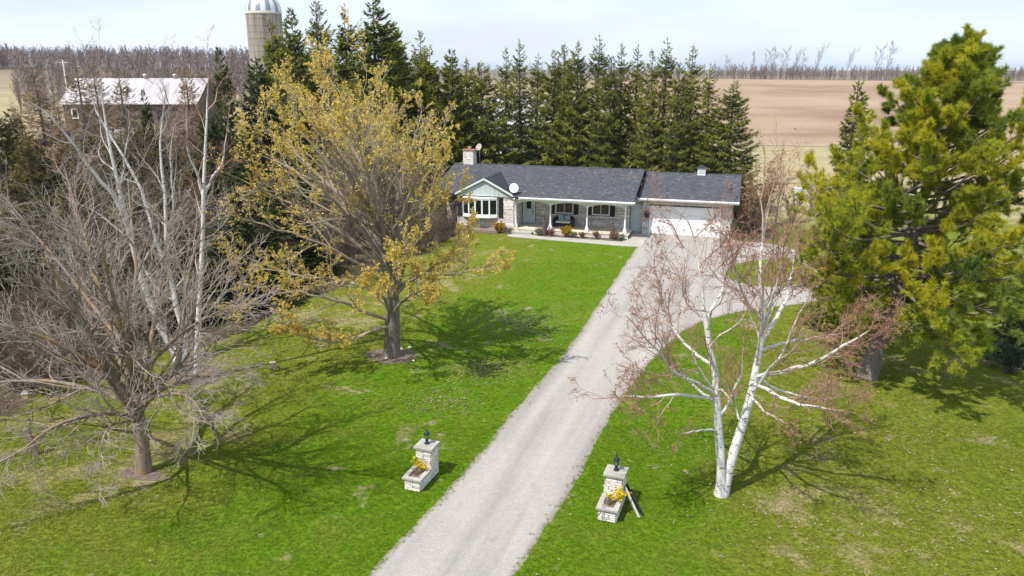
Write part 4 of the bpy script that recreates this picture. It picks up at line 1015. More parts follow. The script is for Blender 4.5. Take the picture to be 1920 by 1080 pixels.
# (picture x, picture y of the tip, distance, mesh kind) left to right behind the house
ROW = [(507, 32, 62, 'd', 1, .74), (545, 12, 66, 'd', 0, .7), (592, -6, 70, 'm', 2, 1.15), (645, 14, 66, 'd', 1, .8), (700, -8, 63, 'd', 0, 1.0), (737, 40, 66, 'd', 2, .82), (787, 56, 70, 'm', 0, 1.05), (804, 82, 65, 'd', 1, .8), (846, 90, 66, 'd', 2, .8),
       (876, 106, 69, 'm', 5, 1.1), (903, 112, 67, 'm', 2, 1.15), (948, 86, 70, 'm', 1, .85), (974, 72, 72, 'm', 3, .95), (1008, 98, 74, 'm', 4, .95), (1040, 92, 70, 'm', 0, 1.0), (1058, 78, 73, 'm', 2, .9), (1083, 72, 69, 'm', 5, 1.0), (1124, 62, 70, 'm', 4, 1.0),
       (1147, 100, 67, 'm', 2, .85), (1168, 78, 69, 'm', 1, .95), (1197, 82, 70, 'm', 3, .95), (1224, 92, 66, 'm', 0, .8), (1252, 68, 68, 'm', 4, .9), (1276, 112, 64.5, 'm', 2, .8), (1302, 82, 67, 'm', 1, 1.05), (1333, 118, 65, 'm', 3, .95), (1376, 146, 63, 'm', 5, 1.15)]
ORD = ['first', 'second', 'third', 'fourth', 'fifth', 'sixth', 'seventh', 'eighth', 'ninth', 'tenth', 'eleventh', 'twelfth', 'thirteenth', 'fourteenth', 'fifteenth', 'sixteenth', 'seventeenth', 'eighteenth', 'nineteenth', 'twentieth', 'twenty-first', 'twenty-second', 'twenty-third', 'twenty-fourth', 'twenty-fifth', 'twenty-sixth', 'twenty-seventh']
nR = len(ROW)
for k, (px, py, Yd, kd, mi, ws) in enumerate(ROW):
    tip = at(px, py, Yd); H = tip[2]; H0 = 15 if kd == 'd' else 14
    fromr = nR - 1 - k
    if fromr == 0: lb = 'shortest broad spruce at the right end of the row behind the garage'
    elif k == 0: lb = 'narrow spruce in front of the silo'
    elif px < 760: lb = ORD[k] + ' tall dense spruce right of the silo, towering behind the maple'.replace('tall', 'tall') if k > 1 else 'first tall dense spruce right of the silo, towering behind the maple'
    else: lb = ORD[fromr] + ' slender green spruce from the right end of the row behind the house'
    plant('spruce_tree', (SPD if kd == 'd' else SPM)[mi], (tip[0], Yd, 0), lb, 'tree', 'spruces in the row behind the house', sc=ws * (1.3 * H / H0 if kd == 'd' else 1.0), sz=H / H0)
# dark spruces on the left, between the lawn and the barn; first four added as dark backing for deep shade
SPL = [spruce_mesh(170 + k, 10, (2.6, 2.2)[k], M['dkspruce'], nb=190, full=1.0, clear=.02, spray=.32, width=.11) for k in range(2)]
LEFT = [(-30, 455, 32, 0, 1.3, 'low dark spruce added for deep shade at the left edge, by the lawn'), (60, 440, 33.5, 1, 1.4, 'low dark spruce added for deep shade left of the bare tree trunk, deep in the brush'), (140, 450, 34, 0, 1.3, 'low dark spruce added for deep shade behind the fork of the bare tree'), (215, 430, 36, 1, 1.4, 'low dark spruce added for deep shade between the bare tree and the leaning birch'), (478, 105, 60, 0, 1.15, 'dark spruce at the foot of the silo'), (420, 400, 36.5, 1, 1.3, 'low dark spruce at the lawn edge right of the slim birch'), (500, 430, 39.5, 0, 1.2, 'low dark spruce at the lawn edge under the left maple limbs'), (575, 420, 43.5, 1, 1.2, 'low dark spruce at the lawn edge straight behind the maple trunk'), (330, 420, 35.5, 0, 1.3, 'low dark spruce right behind the two white birches'), (410, 88, 58, 1, .8, 'narrow pointed dark spruce rising above the barn roof'), (455, 240, 45, 0, 1.1, 'broad dark spruce directly left of the maple crown'), (520, 330, 43, 1, 1.15, 'dark low spruce behind the lower left limbs of the maple'),
        (440, 330, 39, 1, 1.0, 'dark spruce by the lawn edge right of the slim birch'), (560, 300, 48, 0, 1.0, 'dark spruce half hidden behind the maple crown, nearer the lawn'), (268, 168, 60, 1, .6, 'small green spruce in front of the barn wall'), 
        (390, 205, 50, 0, .9, 'dark spruce between the slim birch and the maple'), (20, 200, 52, 0, 1.1, 'wide green spruce at the left edge of the view'), (90, 300, 44, 1, 1.2, 'dark spruce behind the big bare tree, left side'), (610, 250, 56, 0, 1.1, 'dark spruce behind the middle of the maple crown'), (800, 330, 60, 1, 1.1, 'dark spruce behind the left end of the house'), (225, 260, 47, 1, 1.0, 'dark spruce behind the leaning birch clump')]
for (px, py, Yd, mi, ws, lb) in LEFT:
    tip = at(px, py, Yd); s = tip[2] / 10
    plant('spruce_tree', SPL[mi], (tip[0], Yd, 0), lb, 'tree', sc=ws * (.55 + .45 * s), sz=s)
# spruce just behind the pine and the little blue one by the right edge
tip = at(1612, 150, 34.5); me = spruce_mesh(181, 11, 2.0, M['spruce'], nb=260, full=.9, clear=.02, spray=.3, width=.085)
plant('spruce_tree', me, (tip[0], 34.5, 0), 'olive green spruce tucked behind the left side of the white pine', 'tree', sc=tip[2] / 11)
me = spruce_mesh(182, 3.6, 1.5, M['bluespruce'], nb=150, full=1.2, clear=.01, spray=.22, width=.06)
b = gnd(1905, 680); plant('spruce_tree', me, b, 'little blue green spruce in the shade at the right edge', 'tree')

# --- brown larches and bare brush on the left ------------------------------------------
LAR = [spruce_mesh(200 + k, 10, (2.5, 2.1)[k], M['larch'], nb=230, full=.55, clear=.04, spray=.30, width=.05, droop=.3) for k in range(2)]
for (px, py, Yd, mi, ws, lb) in ((60, 128, 50, 0, 1.15, 'tan brown larch nearest the left edge'), (140, 112, 62, 1, 1.0, 'tan brown larch left of the barn roof'), (172, 118, 70, 0, .9, 'tan brown larch in front of the left barn end'), (222, 128, 66, 1, 1.0, 'tan brown larch rising before the barn roof'),
                                 (110, 200, 46, 1, 1.1, 'short tan larch behind the crown of the big bare tree'), (345, 118, 66, 0, .8, 'tan brown larch before the right half of the barn')):
    tip = at(px, py, Yd); s = tip[2] / 10
    plant('larch_tree', LAR[mi], (tip[0], Yd, 0), lb, 'tree', 'larches by the barn', sc=1.25 * ws * (.6 + .4 * s), sz=s)
CED = [spruce_mesh(230 + k, 8, (2.3, 1.9, 2.6)[k], M['cedar'], nb=190, full=.9, clear=.02, spray=.30, width=.09, droop=.3, gap=.2) for k in range(3)]
for k, (px, py, Yd, ws, lb) in enumerate(((-20, 190, 47, 1.2, 'olive brown cedar cut by the left edge of the view'), (45, 240, 44, 1.2, 'olive brown cedar above the left limbs of the bare tree'), (100, 225, 52, 1.2, 'olive brown cedar left of the barn wall'), (150, 232, 49, 1.2, 'olive brown cedar under the left end of the barn'),
        (205, 245, 55, 1.1, 'olive brown cedar below the small shed'), (250, 222, 58, 1.3, 'olive brown cedar under the middle of the barn'), (300, 236, 54, 1.2, 'olive brown cedar between the white birch stems'), (335, 215, 60, 1.2, 'olive brown cedar under the right end of the barn'), (375, 260, 50, 1.1, 'olive brown cedar beside the slim upright birch'),
        (20, 320, 38, 1.1, 'low olive brown cedar behind the bare tree, far left'), (130, 330, 41, 1.2, 'low olive brown cedar behind the middle of the bare tree'), (230, 340, 41, 1.1, 'low olive brown cedar behind the leaning birch'), (300, 350, 42, 1.1, 'low olive brown cedar right of the leaning birch'))):
    tip = at(px, py, Yd); s = tip[2] / 8
    plant('cedar_tree', CED[k % 3], (tip[0], Yd, 0), lb, 'tree', 'olive brown cedars in the left thicket', sc=ws * (.55 + .45 * s), sz=s)
def brush_mesh(seed, H, n, m, spread=.42, leaf=None, lper=3, lsize=.07, per=(6, 5)):
    rg = np.random.default_rng(seed); P = []
    for k in range(n):
        az = rg.uniform(0, 6.28); tl = rg.uniform(.05, spread); h = H * rg.uniform(.6, 1.0); t = np.linspace(0, 1, 8)[:, None]
        b = np.array([math.cos(az), math.sin(az), 0]) * rg.uniform(0, .12 * H)
        P.append(b + np.array([math.cos(az) * tl, math.sin(az) * tl, 1]) * h * t + rg.normal(0, .02 * H, (8, 3)) * t)
    P = np.array(P); L0 = (P, np.linspace(1, .2, 8)[None] * (H * .0085 * rg.uniform(.6, 1.3, (n, 1))))
    L1 = grow(*L0, per[0], 6, .40, 34, up=.08, wig=.15, t0=.2, rr=.5, rg=rg)
    L2 = grow(*L1, per[1], 4, .5, 36, up=.05, wig=.18, t0=.2, rr=.6, rg=rg, lmin=.06 * H, tipr=.5)
    np.maximum(L2[1], .0045 if H > 2 else .003, out=L2[1]); np.maximum(L1[1], .005 if H > 2 else .003, out=L1[1])
    lv = None
    if leaf:
        v = twig_leaves(L2[0], lper, lsize, rg, .6, t0=.3); lv = np_mesh('leaves', v[0], v[1], M[leaf], {'tone': v[2]})
    return (skel_mesh('stems', [L0], M['brushbark'] if m is None else m, (5,)), skel_mesh('twigs', [L1, L2], M['brushbark'] if m is None else m, (3, 3)), lv)
def shrub(name, meshes, loc, label, cat='shrub', group=None, sc=1.0, sz=None):
    t = empty(name, loc, random.uniform(0, 6.28), label, cat, group); t.scale = (sc, sc, sz or sc)
    for n, me in zip(('stems', 'twigs', 'leaves'), meshes):
        if me is not None: link_obj(n, me, t)
    return t
BR = [brush_mesh(220 + k, 5, 26, None, per=(9, 8)) for k in range(3)]
rb = random.Random(5)
k = 0; NB_ = [0, 0, 0]
for (px, Yd, h) in sorted([(-40, 27, 2.6), (10, 26.5, 2.4), (55, 28, 2.8), (100, 29, 2.6), (150, 31, 2.8), (0, 29, 3.2), (195, 32, 2.6), (240, 33, 3), (70, 31.5, 3.4), (-30, 30, 3), (775, 50, 2.4), (800, 51.5, 2.6), (825, 53, 2.4), (745, 49, 2.2), (840, 55, 2.2), (20, 31, 4), (70, 36, 5), (-10, 40, 5.5), (120, 33, 4.2), (150, 41, 5.5), (200, 36, 4.5), (60, 48, 6), (235, 44, 6), (290, 40, 5.2), (330, 47, 6), (300, 54, 7), (180, 54, 6.5), (120, 60, 7), (250, 62, 7), (360, 56, 7), (430, 52, 5), (560, 46, 4.5), (620, 50, 5), (660, 54, 5), (700, 56, 5), (760, 58, 4.8), (800, 57, 3.8),
                    (-60, 34, 4.5), (30, 60, 7.5), (200, 70, 8), (330, 66, 7.5), (590, 44, 3.2), (480, 42, 3.6), (720, 52, 3.6), (380, 43, 4.6), (640, 46.5, 3.0)], key=lambda b: (b[0] - 960) / 1450 * b[1]):
    u = (px - 960) / FPX; x = u * Yd * .985
    rank = 0 if Yd < 34 else 1 if Yd < 49 else 2; NB_[rank] += 1
    shrub('bare_bush', BR[k % 3], (x, Yd, 0), ('low leafless bush at the lawn edge of the left thicket, ', 'leafless bush in the middle depth of the left thicket, ', 'leafless bush deep in the thicket below the barn, ')[rank] + ORD[NB_[rank] - 1] + ' from the left', 'bush', 'leafless bushes in the left thicket', sc=h / 5 * rb.uniform(.9, 1.3), sz=h / 5); k += 1
# brown leaved shrubs right of the garage and round the island
BL = [brush_mesh(240 + k, 3, 12, None, leaf='brownleaf', lper=3, lsize=.11) for k in range(2)]
for (px, py, h, i, lb) in ((1398, 446, 3.4, 0, 'brown leaved shrub against the right end of the garage'), (1424, 436, 3.0, 1, 'second brown leaved shrub right of the garage, a step farther out'), (1412, 425, 4.0, 1, 'taller brown shrub behind the right garage corner'), (1485, 418, 2.6, 0, 'brown shrub on the grass beyond the turning circle'),
                             (1520, 405, 2.8, 1, 'brown shrub in front of the pale green box'), (1545, 440, 3.0, 0, 'brown shrub below the left skirts of the pine'), (1590, 475, 2.4, 1, 'brown shrub under the pine beside the turning circle'), (1585, 555, 2.2, 0, 'brown shrub at the right tip of the gravel by the pine')):
    shrub('brown_shrub', BL[i], gnd(px, py), lb, 'shrub', sc=h / 3 * 1.12)
yt = brush_mesh(251, 4.2, 3, M['brushbark'], spread=.12, per=(9, 5))
shrub('young_tree', yt, gnd(1455, 522), 'thin dark leafless sapling on the grass island', 'tree')
yt = brush_mesh(252, 6.2, 2, M['brushbark'], spread=.10, leaf='catkin', lper=1, lsize=.06, per=(12, 6))
shrub('young_tree', yt, gnd(1450, 440), 'slender reddish sapling on the far side of the turning circle', 'tree')

# --- far woods and hedgerow trees -------------------------------------------------------
def far_tree(seed, H, lean=0.0, n=(9, 6, 4), t0=.3):
    rg = np.random.default_rng(seed); t = np.linspace(0, 1, 8)
    tr = (np.stack([lean * H * t ** 2, 0 * t, H * t], 1)[None], np.linspace(.016 * H, .02, 8)[None])
    L1 = grow(*tr, n[0], 6, .5, 32, up=.12, wig=.12, t0=t0, rr=.55, rg=rg, shape=.6)
    if lean: L1[0][..., 0] += lean * .35 * (L1[0][..., 2] - L1[0][:, :1, 2])
    L2 = grow(*L1, n[1], 4, .55, 32, up=.08, wig=.15, t0=.2, rr=.6, rg=rg, lmin=.5)
    L3 = grow(*L2, n[2], 3, .55, 34, up=.05, wig=.15, t0=.2, rr=.7, rg=rg, lmin=.4, tipr=.6)
    for L in (L1, L2, L3): np.maximum(L[1], .022, out=L[1])
    return tr, L1, L2, L3
FT = [far_tree(300 + k, 11, (.22, .10, .28, .05)[k]) for k in range(4)]
FM = [(skel_mesh('trunk', [a[0]], M['farbark'], (6,)), skel_mesh('crown', a[1:], M['farbark'], (3, 3, 3))) for a in FT]
HLB = [s + ' bare skyline tree beyond the ploughed field' for s in ('short left end', 'second from left, slim', 'tall bent multi branched', 'fourth from left, upright', 'fifth from left, bent', 'sixth from left, wind bent', 'lone tall wind bent', 'smaller lone bent, left of the pine top', 'bent, just left of the pine crown,', 'slim upright, behind the pine crown left side,', 'tall, right of the pine top,', 'seventh from left, lower', 'slender, hidden behind the pine top,')]
for k, (px, top, i) in enumerate(((1360, 108, 1), (1413, 100, 3), (1437, 92, 0), (1450, 96, 1), (1468, 92, 0), (1490, 98, 2), (1531, 92, 2), (1590, 98, 2), (1645, 88, 0), (1668, 84, 1), (1832, 88, 2), (1504, 104, 1), (1745, 100, 3))):
    Yd = 292 + (k * 37 % 11); p = at(px, top, Yd); zb = float(height(p[0], Yd))
    t = empty('hedgerow_tree', (p[0], Yd, zb - .1), 0, HLB[k], 'tree', 'bare trees on the skyline beyond the field')
    s = (p[2] - zb) / 11.3; t.scale = (s, s, s)
    for n, me in zip(('trunk', 'crown'), FM[i]): link_obj(n, me, t)
LOWM = []
for k in range(5):
    a = far_tree(320 + k, 8, 0, (10, 5, 3), t0=.12); prt = []
    for L, kk in zip(a, ((0, 3, 7), (0, 2, 5), (0, 3), (0, 2))):
        v, f, rd = tubes(L[0][:, kk], np.maximum(L[1][:, kk] * 1.3, .038), 2); prt.append((v, f[::2], rd))   # far off: one ribbon per twig
    LOWM.append(cat_mesh(prt))
def woods(name, pts, label, seed, hs=(.8, 1.2)):
    rg = np.random.default_rng(seed); Vs, Fs, As, n = [], [], [], 0
    for x, y in pts:
        v, f, a = LOWM[rg.integers(5)]; s = rg.uniform(*hs); c, q = math.cos(rg.uniform(0, 6.28)), 0
        th = rg.uniform(0, 6.28); ca, sa = math.cos(th), math.sin(th)
        w = np.stack([(v[:, 0] * ca - v[:, 1] * sa) * s * 1.15, (v[:, 0] * sa + v[:, 1] * ca) * s * 1.15, v[:, 2] * s], 1) + np.array([x, y, float(height(x, y)) - .2])
        Vs.append(w); Fs.append(f + n); As.append(a); n += len(v)
    tag(link_obj(name, np_mesh(name, np.vstack(Vs), np.vstack(Fs), M['farbark'], {'rad': np.concatenate(As)})), label, kind='stuff')
rg = np.random.default_rng(77)
pts = []
for k in range(1400):
    px = rg.uniform(-60, 640); y = rg.uniform(175 if px > 60 else 270, 345); pts.append(((px - 960) / FPX * y, y))
for px in np.linspace(15, 640, 60): pts.append(((px - 960) / FPX * 352, 352 + rg.uniform(-4, 4)))
woods('woods', pts, 'bare brown wood covering the hill behind the barn', 5, (.6, .9))
pts = []
for k in range(460):
    px = rg.uniform(1330, 2020); y = rg.uniform(289, 318); pts.append(((px - 960) / FPX * y, y))
woods('treeline', pts, 'bare grey line of trees beyond the ploughed field', 6, (.36, .62))
pts = [((px - 960) / FPX * 520, 520 + rg.uniform(-20, 20)) for px in np.linspace(560, 1500, 90)]
woods('far_treeline', pts, 'distant low line of bare trees on the horizon', 8, (.9, 1.3))
#@@TREES
# ================================================================ FARM BUILDINGS
def gable_building(name, label, A, B, depth, z_e, z_r, roofm, wallm, plank=.28, cat='barn', over=.4):
    """A,B: front eave ends (x,y) left to right; roof rises away from the camera"""
    A, B = np.array(A, float), np.array(B, float); L = np.linalg.norm(B - A); a = math.atan2(*(B - A)[::-1])
    b = empty(name, (A[0], A[1], 0), a, label, cat)
    MB().box(0, L, 0, .15, 0, z_e).box(0, L, depth - .15, depth, 0, z_e).box(0, .15, .15, depth - .15, 0, z_e).box(L - .15, L, .15, depth - .15, 0, z_e).build('wall', wallm, b)
    g = MB(); m = depth / 2
    g.prism([(.02, z_e), (depth - .02, z_e), (m, z_r - .12)], 'x', 0, .14); g.build('gable', wallm, b)
    g = MB(); g.prism([(.02, z_e), (depth - .02, z_e), (m, z_r - .12)], 'x', L - .14, L); g.build('gable', wallm, b)
    if plank:
        pk = MB(); n = int(L / plank); r = random.Random(3)
        for k in range(n):
            pk.box(k * L / n + .012, (k + 1) * L / n - .012, -.02 - r.uniform(0, .025), -.002, r.uniform(0, .15), z_e - .02)
        tag(pk.build('planks', wallm, b), kind='stuff')
    ro = MB(); sl = (z_r - z_e) / m; e = over
    for s0, s1 in (((-e, z_e - e * sl + .05), (m, z_r + .05)), ((m, z_r + .05), (depth + e, z_e - e * sl + .05))):
        ro.prism([s0, s1, (s1[0], s1[1] + .07), (s0[0], s0[1] + .07)], 'x', -e, L + e)
    ro = ro.build('roof', roofm, b); ro['kind'] = 'stuff'; del ro['kind']
    rb_ = MB(); n = int((L + 2 * e) / .9)
    for k in range(n + 1):
        x = -e + k * (L + 2 * e) / n
        for s0, s1 in (((-e, z_e - e * sl + .121), (m, z_r + .121)), ((m, z_r + .121), (depth + e, z_e - e * sl + .121))):
            rb_.prism([s0, s1, (s1[0], s1[1] + .035), (s0[0], s0[1] + .035)], 'x', x - .03, x + .03)
    tag(rb_.build('roof_seams', roofm, ro), kind='stuff')
    return b, L, a
E0, E1 = at(116, 186, 106), at(366, 191, 106)
barn, BL_, _ = gable_building('barn', 'old weathered board barn with a pale tin roof beyond the left thicket', E0[:2], E1[:2], 9.5, 7.35, 10.35, M['metalroof'], M['barnwood'])
w = MB().box(1.05, 1.95, -.10, -.045, 5.3, 6.6).build('window', M['white'], barn); MB().box(1.2, 1.8, -.115, -.101, 5.45, 6.45).build('pane', M['glass'], w)
MB().box(7.0, 8.2, -.10, -.05, 3.5, 5.6).build('door', M['shutter'], barn)
MB().box(12.5, 13.4, -.10, -.05, 5.2, 6.3).build('door', M['shutter'], barn)
for x in (9.3, 13.4):
    MB().lathe([(.22, 10.2), (.22, 10.75), (.36, 10.78), (.30, 10.95), (.05, 11.1)], x, 4.75, 10).build('roof_vent', M['steel'], barn)
# low lean-to shed in front of it
P0 = at(176, 236, 92); 
shed, _, _ = gable_building('shed', 'low shed with a white roof in front of the barn', (P0[0], 92), (P0[0] + 3.9, 91), 4.5, 3.4, 4.9, M['metalroof'], M['barnwood'], plank=.3, cat='shed', over=.25)
P0, P1 = at(905, 236, 112), at(992, 236, 112)
gable_building('machine_shed', 'long white roofed farm shed glimpsed between the spruce trunks behind the house', (P0[0], 112), (P1[0] + 3, 113), 12, 3.6, 7.4, M['metalroof'], M['white'], plank=.9, cat='shed', over=.3)
# silo
sp = at(497, 60, 112); SR = 2.36
silo = empty('silo', (sp[0], 112, 0), 0, 'tall round concrete silo with a striped tin dome behind the spruces', 'silo')
zr = float(at(497, 22, 112)[2])
MB().lathe([(SR, 0), (SR, zr - .35)], 0, 0, 40).build('barrel', M['silo'], silo)
MB().lathe([(SR + .06, zr - .35), (SR + .06, zr), (SR - .3, zr + .01)], 0, 0, 40).build('rim', noisy('silo_rim', (.36, .345, .31), (.46, .44, .40), 3, .8, .1), silo)
for k in range(20):
    hp_ = MB().lathe([(SR + .002, zr - 1 - k * .85), (SR + .03, zr - .98 - k * .85), (SR + .03, zr - .95 - k * .85), (SR + .002, zr - .93 - k * .85)], 0, 0, 32)
    hp_.build('hoop', M['silo'], silo)
st = MB()
for k in range(44):
    a = 2 * math.pi * k / 44; st.tube([(SR * math.cos(a), SR * math.sin(a), .1), (SR * math.cos(a), SR * math.sin(a), zr - .36)], .018, 4)
tag(st.build('staves', M['silo'], silo), kind='stuff')
NG = 22
for k in range(NG):
    a0, a1 = 2 * math.pi * k / NG, 2 * math.pi * (k + 1) / NG; V, Fc = [], []
    for j in range(8):
        t = j / 7 * math.pi / 2 * .97
        for q, a in enumerate((a0, (a0 + a1) / 2, a1)):
            r = (SR + .02) * math.cos(t) * (1.0 + (.012 if q == 1 else 0)); V.append((r * math.cos(a), r * math.sin(a), zr + .012 + 2.45 * math.sin(t)))
    for j in range(7):
        for q in (0, 1): Fc.append((j * 3 + q, j * 3 + q + 1, j * 3 + q + 4, j * 3 + q + 3))
    MB().add(V, Fc, True).build('dome_panel', M['tinlight' if k % 2 else 'tindark'], silo)
# wooden power pole in front of the far wood
pp = at(123, 150, 160); ptop = at(123, 112, 160)[2]
pole = empty('utility_pole', (pp[0], 160, 0), 0, 'pale power pole standing before the far wood, left of the barn', 'pole')
MB().tube([(0, 0, 0), (0, 0, ptop)], [.17, .12], 8).build('post', M['paleboard'], pole); MB().box(-1.1, 1.1, -.06, .06, ptop - .6, ptop - .46).build('crossarm', M['paleboard'], pole)

# ================================================================ GATE PILLARS
PA = R(-19.5)
def pillar(center, label):
    t = empty('gate_pillar', (*center[:2], 0), PA, label, 'gate pillar', 'stone gate pillars beside the drive')
    r = random.Random(int(center[0] * 100)); hw = .24
    col = MB().box(-hw, hw, -hw, hw, 0, .93).build('column', M['mortar'], t)
    pw = MB().box(-hw, hw, -1.0, -hw - .002, 0, .34).build('planter_wall', M['mortar'], t)
    def face(parent, u0, u1, z1, kind, pos):
        for (u, z, l, h) in courses(u0, u1, 0.01, z1, [], (.06, .07, .085), (.14, .34), r):
            if kind == 'f': m4 = Matrix.Translation((u, pos, z))
            elif kind == 'r': m4 = Matrix.Translation((pos, u, z)) @ Matrix.Rotation(math.pi / 2, 4, 'Z')
            elif kind == 'l': m4 = Matrix.Translation((pos, u, z)) @ Matrix.Rotation(-math.pi / 2, 4, 'Z')
            else: m4 = Matrix.Translation((u, pos, z)) @ Matrix.Rotation(math.pi, 4, 'Z')
            s = link_obj('stone', STONES[r.randrange(5)], parent); s.matrix_local = m4 @ Matrix.Diagonal((l - .016, r.uniform(.010, .020), h - .017, 1))
    face(col, -hw, hw, .93, 'f', -hw); face(col, -hw, hw, .93, 'r', hw); face(col, -hw, hw, .93, 'l', -hw); face(col, -hw, hw, .93, 'b', hw)
    face(pw, -hw, hw, .34, 'f', -1.0); face(pw, -1.0, -hw, .34, 'r', hw); face(pw, -1.0, -hw, .34, 'l', -hw)
    MB().box(-.30, .30, -.30, .30, .932, 1.0).build('cap', M['concrete'], t, .012)
    rim = MB()
    for b in ((-.30, .30, -1.06, -.93), (-.30, -.16, -.928, -.27), (.16, .30, -.928, -.27)): MB().box(*b, .342, .41).build('planter_rim', M['concrete'], t, .008)
    MB().box(-.158, .158, -.928, -.268, .30, .355).build('planter_soil', M['soil'], t)
    lp = empty('lamp', t.matrix_basis @ Vector((0, .02, 1.0)), PA, 'dark lantern lamp standing on the ' + ('left' if center[0] < 0 else 'right') + ' stone gate pillar', 'lamp', 'lantern lamps on the gate pillars')
    MB().lathe([(.075, .0), (.075, .03), (.045, .05), (.042, .10), (.05, .12), (.06, .135)], 0, 0, 12).build('base', M['lampmetal'], lp)
    MB().lathe([(.05, .137), (.068, .26), (.0, .262)], 0, 0, 6, False).build('glass', M['lampglass'], lp)
    cg = MB()
    for k in range(6):
        a = k * math.pi / 3; MB().tube([(.053 * math.cos(a), .053 * math.sin(a), .137), (.072 * math.cos(a), .072 * math.sin(a), .262)], .007, 5).build('bar', M['lampmetal'], lp)
    MB().lathe([(.092, .262), (.09, .275), (.05, .33), (.022, .345), (.018, .365), (.024, .38), (.003, .42)], 0, 0, 12).build('lamp_cap', M['lampmetal'], lp); lp.scale = (1, 1, 1.2)
    return t
cL = gnd(800, 833, .99); cR = gnd(1155, 883, .99)
pL = pillar(cL, 'pale stone gate pillar with planter left of the drive')
pR = pillar(cR, 'pale stone gate pillar with planter right of the drive, a board leaning beside it')
def pil(t, u, w, z): return t.matrix_basis @ Vector((u, w, z))
def tuft_plant(name, loc, label, leaf, H, n, lper, lsize, cat='plant', seed=1, spread=.6, group=None, per=(5, 4)):
    return shrub(name, brush_mesh(seed, H, n, M['brushbark'], spread=spread, leaf=leaf, lper=lper, lsize=lsize, per=per), loc, label, cat, group)
tuft_plant('forsythia', pil(pL, .05, -.48, .35), 'yellow flowering sprig at the back of the left pillar planter', 'forsythia', .22, 7, 3, .045, seed=401, spread=.9)
tuft_plant('forsythia', pil(pL, -.22, -.36, .36), 'thin yellow sprig hanging over the left rim of the left planter', 'forsythia', .28, 2, 4, .04, seed=402, spread=.3)
tuft_plant('forsythia', pil(pR, .12, -.50, .35), 'round yellow flowering clump in the right pillar planter', 'forsythia', .30, 12, 3, .05, seed=403, spread=.9)
tuft_plant('dry_stalks', pil(pL, 0, -.72, .34), 'dry brown stalks in the front of the left planter', 'drystalk', .12, 6, 1, .03, seed=404, spread=.9)
tuft_plant('dry_stalks', pil(pR, -.02, -.74, .34), 'dry brown stalks in the front of the right planter', 'drystalk', .12, 6, 1, .03, seed=405, spread=.9)
c0, c1 = pil(pR, -.10, -1.09, .0), pil(pR, -.10, -.98, 1.02)
tag(MB().tube([c0, c1, pil(pR, -.12, -.96, 1.06), pil(pR, -.15, -.97, 1.04)], .012, 6).build('stake', M['dish'], None), 'slim grey hooked rod standing at the front of the right planter', 'rod')
def beam(name, a, b, wd, th, m, label, cat):
    a, b = Vector(a), Vector(b); d = (b - a); q = d.to_track_quat('Z', 'X'); o = MB().box(-wd / 2, wd / 2, -th / 2, th / 2, 0, d.length).build(name, m, None, .005)
    o.rotation_mode = 'QUATERNION'; o.rotation_quaternion = q; o.location = a; return tag(o, label, cat)
beam('board', pil(pR, .78, -.52, .0), pil(pR, .27, -.08, .62), .07, .04, M['paleboard'], 'pale plank leaning against the right gate pillar', 'board')
beam('board', pil(pR, .86, -.40, .0), pil(pR, .275, .12, .56), .12, .03, M['shutter'], 'dark board leaning beside the pale plank at the right pillar', 'board')

# ================================================================ THINGS ON THE LAWN
g_ = gnd(512, 691)
sm = empty('tree_stump', g_, 0, 'small cut stump with pale top on the left lawn', 'stump')
MB().lathe([(.17, -.02), (.14, .06), (.125, .26), (.12, .27)], 0, 0, 12).build('trunk', M['post'], sm); MB().lathe([(.122, .271), (.06, .278), (.0, .28)], 0, 0, 12).build('cut_face', M['wood'], sm)
g0 = gnd(68, 853)
ps = empty('wooden_post', g0, 0, 'short leaning wooden post with stripes of wire below the bare tree', 'post'); ps.rotation_euler = (R(2), R(-9), .2)
MB().box(-.09, .09, -.07, .07, 0, .95).build('post', M['post'], ps, .015)
for k in range(4): MB().box(-.094, .094, -.074, .074, .2 + k * .17, .22 + k * .17).build('wire_band', M['steel'], ps)
bh = at(47, 742, 24.0); b0 = empty('birdhouse', (bh[0], 24.0, 0), .3, 'small pale yellow birdhouse on a thin stake at the left', 'birdhouse')
MB().box(-.07, .07, -.06, .06, bh[2] - .12, bh[2] + .1).build('box', mat('birdhouse_paint', (.62, .55, .30), .7), b0); MB().tube([(0, 0, 0), (0, 0, bh[2] - .12)], .015, 6).build('stake', M['post'], b0)
MB().prism([(-.1, bh[2] + .1), (.1, bh[2] + .1), (0, bh[2] + .19)], 'y', -.09, .09).build('roof', M['white'], b0)
# grey trunk wrap on the leaning birch
g1 = gnd(343, 694); gw = Vector(at(341, 672, g1[1] + .0)); 
tag(MB().lathe([(.0, .95), (.17, .96), (.25, .50), (.27, .35), (.20, .33)], 0, 0, 14).build('pail', M['dish'], None), 'grey pail hung on the trunk of the leaning birch clump', 'pail').location = (g1[0] - .02, g1[1] - .14, 0)
tb = hp(-16.9, .6); t = empty('storage_box', (tb[0], tb[1], 0), HA, 'pale grey storage box beside the left end of the house, behind the maple', 'box')
MB().box(-.75, .75, -.4, .4, 0, 1.0).build('body', M['dish'], t, .03); MB().prism([(-.45, 1.002), (.45, 1.002), (.45, 1.06), (-.45, 1.14)], 'x', -.8, .8).build('lid', M['dish'], t)
